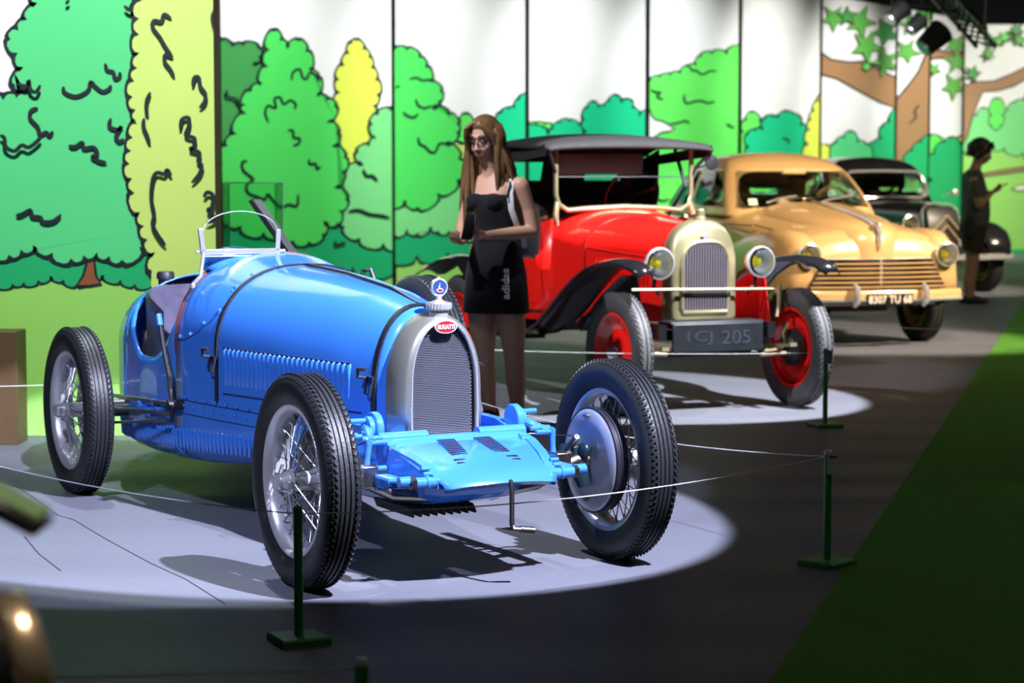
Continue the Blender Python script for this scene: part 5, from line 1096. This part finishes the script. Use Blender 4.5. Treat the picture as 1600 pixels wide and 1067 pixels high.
def face_detail(M, parent, hairm, lipm, glasses=False, s=1.0):
    T_ = M @ Matrix.Scale(s, 4)
    for sg in (-1, 1):
        mb = MB(); mb.T = T_; mb.ball((sg*.030, -.0745, .008), .0125, 12); e = mb.build('eye', mat('eye_white', (.6, .56, .52), .2), parent)
        mb = MB(); mb.T = T_; mb.ball((sg*.031, -.0865, .005), (.0058, .003, .0058), 10); mb.build('iris', mat('iris_brown', (.03, .02, .015), .15), parent)
        mb = MB(); mb.T = T_; mb.tube([(sg*.045, -.078, .010), (sg*.030, -.0895, .017), (sg*.016, -.085, .010)], .0022, 6); mb.build('eyelash', hairm, parent)
        mb = MB(); mb.T = T_; mb.tube([(sg*.050, -.074, .038), (sg*.032, -.090, .046), (sg*.014, -.092, .040)], [.002, .0036, .003], 6); mb.build('eyebrow', hairm, parent)
    mb = MB(); mb.T = T_; mb.tube([(-.024, -.084, -.062), (-.008, -.096, -.059), (0, -.0965, -.061), (.008, -.096, -.059), (.024, -.084, -.062)], [.002, .0045, .004, .0045, .002], 8)
    mb.tube([(-.020, -.083, -.066), (0, -.0955, -.070), (.020, -.083, -.066)], [.002, .006, .002], 8); mb.build('lips', lipm, parent)
    if glasses:
        mb = MB(); mb.T = T_
        for sg in (-1, 1):
            mb.tube([(sg*(.032+.026*cos(a)), -.102+.006*abs(cos(a)), .004+.019*sin(a)) for a in fr(0, 2*pi, 20)], .0021, 6); mb.tube([(sg*.058, -.098, .012), (sg*.076, -.05, .012), (sg*.082, .012, .006)], .0018, 6)
        mb.tube([(-.007, -.104, .010), (0, -.107, .014), (.007, -.104, .010)], .002, 6); mb.build('eyeglasses', mat('black_acetate', (.012, .012, .014), .2), parent)
skinm = mat('skin', (.52, .30, .215), .5, noise=.06, nscale=6, spec=.35); skind = mat('tanned_skin', (.36, .19, .12), .5, noise=.06, nscale=6, spec=.35)
hair1 = mat('auburn_hair', (.13, .068, .026), .42, noise=.45, nscale=30); hair2 = mat('dark_brown_hair', (.022, .012, .008), .5, noise=.3, nscale=30)
blackcloth = mat('black_jersey', (.007, .008, .011), .85, bump=.2, bscale=300, sheen=.1, spec=.2)
# --- young woman between the blue and the red car
G = ground(785, 668); KX = 1/288.3
def wp(px, py, y=0.): return V(((px-785)*KX, y, (668-py)*KX))
wom = thing('person', 'long-haired person in glasses, black top and black skirt, holding a phone between cars', 'person', (G.x, G.y, 0))
yaw = radians(-27)      # her left-side axis in plan
mb = MB()
torso(mb, [(wp(771, 452, .02), .150, .10), (wp(773, 430, .02), .163, .112), (wp(774, 400, .015), .148, .102), (wp(773, 372, .01), .112, .082), (wp(770, 350), .112, .082), (wp(768, 325), .124, .092), (wp(769, 305), .130, .088), (wp(770, 288, .01), .138, .070), (wp(771, 276, .015), .105, .055), (wp(770, 270, .015), .060, .048)], yaw)
for sg in (-1, 1): ell(mb, wp(766, 314)+V((sin(yaw)*.0, 0, 0))+V((cos(yaw)*sg*.055-.03, sin(yaw)*sg*.055-.062, 0)), .050, .045, .048)
tubes(mb, [wp(770, 284, .02), wp(766, 262, .008), wp(762, 250, .0)], [.056, .046, .046])
# legs
tubes(mb, [wp(795, 450, -.01), wp(800, 505, -.02), wp(804, 560, -.03), wp(806, 592, -.02), wp(808, 625, -.01), wp(809, 655, -.005)], [.084, .076, .054, .056, .042, .036], 18)
tubes(mb, [wp(752, 450, .05), wp(754, 505, .05), wp(757, 560, .045), wp(759, 592, .06), wp(763, 625, .06), wp(766, 655, .06)], [.090, .078, .054, .055, .041, .035], 18)
# arms
LS, LE, LW = wp(812, 288, -.055), wp(832, 360, -.03), wp(762, 364, -.235)
tubes(mb, [LS, LS.lerp(LE, .5)+V((.008, .01, 0)), LE], [.050, .042, .038]); tubes(mb, [LE, LE.lerp(LW, .4), LW], [.037, .036, .024])
RS_, RE, RW = wp(739, 290, .085), wp(722, 352, .045), wp(722, 374, -.16)
tubes(mb, [RS_, RS_.lerp(RE, .5), RE], [.046, .040, .034]); tubes(mb, [RE, RE.lerp(RW, .4), RW], [.034, .033, .023])
hand(mb, LW, (-.85, -.25, .22), (-.1, .35, -.9), 1, .9, .95); hand(mb, RW, (-.35, -.80, .02), (.2, .1, 1), -1, .9, .95)
HM = Matrix.Translation(wp(758, 218, -.012)) @ Matrix.Rotation(radians(-30), 4, 'Z') @ Matrix.Rotation(radians(14), 4, 'X')
head_geo(mb, HM, .98)
wb = skin_body(mb, 'body', skinm, wom)
face_detail(HM, wb, hair1, mat('lips', (.40, .13, .11), .4), True, .98)
# skirt, top
mb = MB(); torso(mb, [(wp(774, 372, .01), .122, .092), (wp(775, 390, .015), .145, .108), (wp(775, 420, .018), .172, .122), (wp(775, 450, .012), .184, .132), (wp(775, 480, .008), .190, .142), (wp(775, 487, .008), .190, .142), (wp(775, 487, .008), .180, .132)], yaw, 32); sk = mb.build('skirt', blackcloth, wom, 60)
mb = MB(); torso(mb, [(wp(773, 376, .01), .124, .094), (wp(771, 350, .0), .122, .092), (wp(767, 328, -.004), .132, .104), (wp(767, 312, -.004), .134, .106), (wp(768, 302, .0), .132, .096)], yaw, 32)
for sg in (-1, 1): ell(mb, wp(766, 314)+V((cos(yaw)*sg*.055-.03, sin(yaw)*sg*.055-.062, 0)), .055, .052, .050)
tp = mb.build('camisole', blackcloth, wom, 60); md = tp.modifiers.new('remesh', 'REMESH'); md.mode = 'VOXEL'; md.voxel_size = .007; md.use_smooth_shade = True; md = tp.modifiers.new('smooth', 'SMOOTH'); md.iterations = 5
mb = MB()
for a_, b_, c_ in ((wp(792, 308, -.135), wp(797, 286, -.11), wp(798, 276, -.02)), (wp(742, 308, .0), wp(745, 288, .02), wp(748, 278, .06))): mb.tube([a_, b_, c_], .005, 8)
mb.build('shoulder_strap', blackcloth, tp)
lx = V((cos(yaw), sin(yaw), 0)); fx = V((sin(yaw), -cos(yaw), 0))
th_ = radians(-52)   # lettering wraps the thigh side of the skirt
def sk_at(u, v):
    a = th_+u/.17; c = wp(775, 440, .018); return wp(775, 440, .011) + lx*((.185-.094*v)*cos(a)) + fx*(-(.134-.094*v)*sin(a)) + V((0, 0, v))
text_mb('adidas', .042, .002, lambda u, v, d: sk_at(-v, u)+fx*(.001+d), width=.163, bold=.02).build('skirt_lettering', mat('white_print', (.85, .85, .9), .6), sk, ang=0)
# shoes, phone, bag
for nm, p in (('shoe', wp(807, 661, -.03)), ('shoe', wp(763, 661, .04))):
    mb = MB(); mb.loft([[p+fx*t+lx*w_*cos(2*pi*i/14)+V((0, 0, max(0, h_+h_*sin(2*pi*i/14))-.005)) for i in range(14)] for t, w_, h_ in [(-.09, .02, .03), (-.07, .034, .042), (0, .038, .042), (.07, .042, .03), (.12, .038, .022), (.15, .018, .014)]]); mb.build('shoe', mat('black_canvas_shoe', (.01, .01, .012), .7), wom, 60)
ph = thing('smartphone', 'black phone held up in the hand of the long-haired person', 'phone', wom.location + LW + V((-.095, -.075, .045)), radians(-35))
mb = MB(); mb.box((0, 0, 0), (.072, .009, .14), rx=-.35); mb.build('phone_body', mat('phone_black', (.02, .02, .022), .2), ph, bevel=.004)
mb = MB(); mb.box((0, .0052, 0), (.064, .001, .128), rx=-.35); mb.build('phone_screen', mat('phone_screen', (.05, .05, .06), .05), ph, 0)
bk = thing('backpack', 'small pale grey backpack on the back of the long-haired person', 'backpack', wom.location + V((.085, .19, .92)), yaw)
greyp = mat('pale_grey_leatherette', (.42, .42, .44), .5, noise=.08)
mb = MB(); mb.loft([[V((w_*(1 if cos(a) > 0 else -1)*abs(cos(a))**.6, d_*(1 if sin(a) > 0 else -1)*abs(sin(a))**.6, z)) for a in fr(0, 2*pi, 20)[:-1]] for z, w_, d_ in [(0, .085, .035), (.02, .12, .055), (.15, .13, .065), (.27, .12, .055), (.31, .08, .035)]]); mb.build('bag', greyp, bk, 60)
mb = MB(); mb.tube([(.09, -.05, .05), (.11, -.02, .0)], .008, 8); mb.tube([(-.04, 0, .31), (0, 0, .345), (.04, 0, .31)], .007, 8); mb.build('bag_handle', greyp, bk)
mb = MB(); o_ = bk.location - wom.location; R_ = Matrix.Rotation(-yaw, 4, 'Z')
for pts in ([wp(806, 290, .06), wp(804, 272, .0), wp(800, 280, -.07), wp(797, 300, -.115), wp(799, 325, -.12), wp(808, 350, -.08), wp(818, 372, .0), wp(820, 385, .06)],):
    secs = []
    for i, p in enumerate(pts):
        q = R_ @ (p-o_); secs.append(q)
    mb.tube(secs, .017, 10, flat=.35)
mb.build('bag_strap', mat('white_webbing', (.6, .6, .63), .6), bk)
# hair: cap and long locks
mb = MB(); rn = random.Random(5); hc = wp(759, 213, .0)
mb.T = HM @ Matrix.Scale(.98, 4)
secs = []
for i in range(1, 9):
    a = pi*i/16; row = []
    for j in range(24):
        b = 2*pi*j/24; front = max(0, -sin(b)); rr = 1.0; zz = cos(a)*.105; row.append(V((.086*sin(a)*cos(b), .018+.104*sin(a)*sin(b)*(1-.16*front*(i/8)), .035+zz+.045*front*(i/8)**2)))
    secs.append(row)
mb.loft(secs); mb.T = Matrix()
hr = mb.build('hair', hair1, wom, 60)
mb = MB()
for k in range(80):
    side = rn.random(); b = rn.uniform(-.35, pi+.35); R0 = HM.to_3x3()
    st = V((.080*cos(b), .02+.092*sin(b), .075-.03*rn.random())); p0 = HM @ st; out_ = (R0 @ V((cos(b), sin(b), 0))); 
    px0 = p0.x
    if px0 < -.10: zend = rn.uniform(1.08, 1.22); dx = rn.uniform(-.05, .035)
    elif px0 > -.03: zend = rn.uniform(1.28, 1.40); dx = rn.uniform(.0, .07)
    else: zend = rn.uniform(1.22, 1.36); dx = rn.uniform(-.03, .05)
    pm_ = p0+out_*.018+V((0, 0, -.10)); p2 = V((pm_.x+dx*.6, pm_.y+rn.uniform(-.01, .02), (pm_.z+zend)/2)); p3 = V((p2.x+dx*.4, p2.y+rn.uniform(-.02, .02), zend))
    if px0 < -.10: p2.y -= .03; p3.y -= .07
    mb.tube([p0, p0.lerp(pm_, .5)+out_*.006, pm_, pm_.lerp(p2, .5)+V((.004*sin(k), 0, 0)), p2, p2.lerp(p3, .5)+V((-.004*sin(k), .003, 0)), p3], [.013, .017, .018, .017, .016, .012, .003], 7, flat=.8)
for pts, r_ in (([(-.012, -.040, .116), (-.055, -.085, .085), (-.080, -.062, .03), (-.088, -.04, -.05), (-.085, -.045, -.12)], .014), ([(.010, -.040, .116), (.045, -.080, .09), (.078, -.055, .03), (.088, -.03, -.05), (.085, -.03, -.12)], .014)):
    for q in range(3):
        s_ = 1+.04*q; mb.tube([HM @ V((x*s_, y+.012*q, z)) for x, y, z in pts], [r_*.6, r_, r_, r_, r_*.5], 7)
mb.build('hair_locks', hair1, hr, 60)
# --- person standing at the far right in profile
G2 = ground(1519, 474); K2 = 1/147.8
def mp(px, py, y=0.): return V(((px-1519)*K2, y, (474-py)*K2))
man = thing('person', 'person with short dark bob in striped top reading a phone by the far black car', 'person', (G2.x, G2.y, 0))
yw = radians(90+12)    # left-side axis points away from the camera: facing right
mb = MB()
torso(mb, [(mp(1517, 372), .150, .115), (mp(1518, 355), .165, .135), (mp(1520, 335), .15, .135), (mp(1522, 315), .145, .125), (mp(1519, 295), .15, .115), (mp(1516, 280), .165, .10), (mp(1516, 270), .13, .075), (mp(1517, 264), .07, .06)], yw)
tubes(mb, [mp(1518, 270), mp(1523, 255), mp(1526, 245)], [.065, .056, .055])
for sg, dx in ((-1, -4), (1, 5)):
    tubes(mb, [mp(1516+dx*.4, 372, sg*.085), mp(1518+dx*.6, 400, sg*.08), mp(1516+dx, 420, sg*.08), mp(1513+dx, 440, sg*.08), mp(1514+dx, 465, sg*.08)], [.105, .075, .06, .058, .038])
    S_, E_, W_ = mp(1514, 282, sg*.17), mp(1522, 320, sg*.18), mp(1545, 300, sg*.06); tubes(mb, [S_, S_.lerp(E_, .5), E_], [.06, .052, .042]); tubes(mb, [E_, E_.lerp(W_, .4), W_], [.042, .038, .026])
    hand(mb, W_, (.9, -sg*.25, .3), (0, 0, 1), -sg, .8)
HM2 = Matrix.Translation(mp(1530, 236)) @ Matrix.Rotation(radians(90-6), 4, 'Z') @ Matrix.Rotation(radians(22), 4, 'X'); head_geo(mb, HM2, 1.08)
mbod = skin_body(mb, 'body', skind, man, .008); face_detail(HM2, mbod, hair2, mat('lips', (.40, .13, .11), .4), False, 1.08)
stripe = mat('striped_grey_jersey', (.035, .032, .03), .85); nt = stripe.node_tree
wv = nt.nodes.new('ShaderNodeTexWave'); wv.bands_direction = 'Z'; wv.inputs['Scale'].default_value = 9; tc_ = nt.nodes.new('ShaderNodeTexCoord'); cr = nt.nodes.new('ShaderNodeMixRGB'); cr.inputs[1].default_value = (.018, .016, .016, 1); cr.inputs[2].default_value = (.11, .10, .09, 1)
nt.links.new(tc_.outputs['Object'], wv.inputs['Vector']); nt.links.new(wv.outputs['Fac'], cr.inputs[0]); nt.links.new(cr.outputs[0], nt.nodes['Principled BSDF'].inputs['Base Color'])
mb = MB(); torso(mb, [(mp(1520, 352), .178, .15), (mp(1522, 335), .165, .150), (mp(1523, 315), .158, .138), (mp(1520, 295), .162, .125), (mp(1517, 280), .175, .108), (mp(1517, 269), .14, .082), (mp(1518, 265), .09, .07)], yw, 28)
for sg in (-1, 1): mb.tube([mp(1515, 276, sg*.14), mp(1515, 288, sg*.178), mp(1519, 305, sg*.188)], [.06, .072, .068], 16)
mb.build('striped_top', stripe, man, 60)
mb = MB(); torso(mb, [(mp(1519, 350), .172, .142), (mp(1517, 362), .176, .140), (mp(1517, 372), .170, .130)], yw, 28)
for sg, dx in ((-1, -4), (1, 5)): mb.tube([mp(1517+dx*.4, 364, sg*.085), mp(1518+dx*.6, 386, sg*.08), mp(1518+dx*.8, 392, sg*.08)], [.125, .115, .11], 18)
mb.build('shorts', mat('dark_brown_shorts', (.035, .016, .010), .85), man, 60)
mb = MB(); mb.T = HM2 @ Matrix.Scale(1.08, 4); ell(mb, (0, .024, .038), .092, .106, .100); 
for sg in (-1, 1): mb.tube([(sg*.06, -.01, .09), (sg*.088, .0, .03), (sg*.088, .016, -.04), (sg*.078, .03, -.085)], [.03, .040, .042, .026], 10)
mb.tube([(0, .06, .06), (0, .095, 0), (0, .085, -.085)], [.065, .065, .045], 12); mb.tube([(-.04, -.05, .11), (0, -.088, .075), (.05, -.07, .07)], [.02, .018, .012], 8); mb.T = Matrix(); mb.build('hair', hair2, man, 60)
for sg, dx in ((-1, -4), (1, 5)):
    mb = MB(); p = mp(1514+dx, 474, sg*.08); mb.loft([[p+V((t, w_*cos(2*pi*i/12), max(0, h_+h_*sin(2*pi*i/12))+.002)) for i in range(12)] for t, w_, h_ in [(-.09, .02, .03), (-.05, .04, .045), (.05, .045, .04), (.14, .04, .022), (.18, .02, .014)]]); mb.build('shoe', MATS['black_canvas_shoe'], man, 60)
ph = thing('smartphone', 'thin dark phone held by the far person in profile', 'phone', man.location + mp(1561, 290), 0)
MB().box((0, 0, 0), (.15, .075, .009), ry=-.35).build('phone_body', MATS['phone_black'], ph, bevel=.003)
sb = thing('shoulder_bag', 'dark shoulder bag hanging behind the far person in profile', 'bag', man.location + mp(1503, 330), .1)
mb = MB(); mb.box((-.02, -.26, -.16), (.12, .09, .24)); mb.build('bag', mat('dark_bag_cloth', (.012, .010, .010), .8), sb, bevel=.04)
# ================================================ blurred vehicle part at the lower left, close to the camera
vc = thing('antique_car', 'blurred brass headlamp and dark mirror of a nearby vehicle at the lower left', 'car', (-1.0, 2.5, 0))
o_ = V((-1.0, 2.5, 0)); brass = mat('aged_brass', (.62, .47, .32), .28, .85, noise=.15, nscale=12)
c = atd(-8, 1030, 2.5)-o_; ax = V((.90, .38, .22)).normalized()
M = Matrix.Translation(c) @ ax.to_track_quat('X', 'Z').to_matrix().to_4x4()
mb = MB(); mb.T = M; mb.lathe([(0, -.12), (.03, -.115), (.052, -.07), (.060, 0), (.060, .02)], 32, axis='x'); mb.build('headlamp', mat('black_lamp_shell', (.012, .012, .014), .2, coat=.5), vc, 60)
mb = MB(); mb.T = M; mb.lathe([(.058, .008), (.068, .012), (.073, .020), (.073, .042), (.068, .052), (.058, .055), (.055, .045), (.055, .01)], 40, axis='x', closed=True); mb.build('lamp_rim', brass, vc, 60)
mb = MB(); mb.T = M; mb.lathe([(.040, .008), (.047, .010), (.047, .030), (.040, .030)], 32, axis='x', closed=True); mb.T = Matrix(); mb.tube([c-ax*.05, c-ax*.05+V((-.02, 0, -.12)), V((.05, 0, .60))], .014, 10); mb.build('lamp_bracket', brass, vc)
a, b = atd(-60, 752, 2.55)-o_, atd(72, 822, 2.55)-o_
mb = MB(); mid_ = (a+b)/2; th = atan2(-(b-a).z, (b-a).x); mb.box(mid_, ((b-a).length, .09, .022), ry=th); mb.build('mirror_housing', mat('black_lamp_shell', (.012, .012, .014), .2, coat=.5), vc, bevel=.008)
mb = MB(); mb.box(mid_+V((.0, 0, .013)), ((b-a).length*.96, .07, .006), ry=th); mb.build('mirror_lit_edge', mat('green_edge_light', (.12, .22, .10), .35), vc, bevel=.002)  # green strip paints the light caught by the housing's top edge
mb = MB(); mb.tube([mid_, a+V((-.08, 0, -.04)), V((-.14, 0, .80))], .010, 8); mb.build('mirror_stalk', brass, vc)
mb = MB(); mb.loft([[V((X, y, z)) for y, z in ((-.4, .30), (-.42, .62), (-.3, .80), (.3, .80), (.42, .62), (.4, .30))] for X in (-1.6, -.9, -.3, -.12)]); mb.build('body', blackp, vc, 40)
mb = MB(); mb.loft([[V((X, y*k, z)) for y, z in ((-.5, zt-.05), (-.45, zt), (.45, zt), (.5, zt-.05), (.5, zt-.08), (-.5, zt-.08))] for X, zt, k in ((-.7, .42, 1), (-.4, .60, 1), (-.1, .66, 1), (.10, .62, .9), (.18, .55, .8))]); mb.build('front_fender', blackp, vc, 50)
for y in (-.40, .40):
    for X in (0.0, -1.25): disc_wheel(vc, (X-.12, y, .30), y < 0, .30, .09, .2, dark, darktyre, t2 if False else None, blocks=24)
# ================================================ each separate piece becomes a part of its own
def split_pieces(o, newname):
    me = o.data; nv = len(me.vertices); par = list(range(nv))
    def find(i):
        while par[i] != i: par[i] = par[par[i]]; i = par[i]
        return i
    for e in me.edges:
        a, b = find(e.vertices[0]), find(e.vertices[1])
        if a != b: par[a] = b
    isl = {}
    for i in range(nv): isl.setdefault(find(i), []).append(i)
    keys = list(isl); bx = []
    for k in keys:
        cs = [me.vertices[i].co for i in isl[k]]; bx.append((V([min(c[j] for c in cs) for j in range(3)]), V([max(c[j] for c in cs) for j in range(3)])))
    pp = list(range(len(keys)))
    def f2(i):
        while pp[i] != i: pp[i] = pp[pp[i]]; i = pp[i]
        return i
    for i in range(len(keys)):
        si = max(bx[i][1]-bx[i][0])
        for j in range(i):
            sj = max(bx[j][1]-bx[j][0]); g = sqrt(sum(max(0, bx[i][0][k]-bx[j][1][k], bx[j][0][k]-bx[i][1][k])**2 for k in range(3)))
            if g <= max(.019, .48*max(si, sj)):
                a, b = f2(i), f2(j)
                if a != b: pp[a] = b
    grp = {}
    for i in range(len(keys)): grp.setdefault(f2(i), []).append(i)
    if len(grp) < 2 or len(grp) > 100: return
    vp = {}
    for g, ii in grp.items():
        for i in ii:
            for v in isl[keys[i]]: vp[v] = g
    for n_, g in enumerate(grp):
        idx = [v for v in range(nv) if vp[v] == g]; mp_ = {v: k for k, v in enumerate(idx)}; ps = [p for p in me.polygons if vp[p.vertices[0]] == g]
        m2 = bpy.data.meshes.new(newname); m2.from_pydata([me.vertices[v].co[:] for v in idx], [], [[mp_[v] for v in p.vertices] for p in ps])
        for m in me.materials: m2.materials.append(m)
        for p, q in zip(m2.polygons, ps): p.material_index = q.material_index; p.use_smooth = q.use_smooth
        if ps and ps[0].use_smooth: m2.set_sharp_from_angle(angle=radians(50))
        if n_ == 0: o.data = m2
        else:
            c = o.copy(); c.data = m2; COL.objects.link(c); c.name = newname
    o.name = newname
SING = {'rivets': 'rivet', 'rail_bolts': 'bolt', 'plate_bolts': 'bolt', 'seats': 'seat'}
for o in list(COL.objects):
    if o.type == 'MESH' and o.parent and o.data.users == 1 and len(o.data.vertices) < 6000:
        b = o.name.split('.')[0]
        if 'lettering' in b or 'hair' in b or b in ('spoke', 'honeycomb_mesh', 'mural_panel', 'tyre', 'tyre_moulding', 'body', 'gauge_needle', 'chevron'): continue
        split_pieces(o, SING.get(b, b))
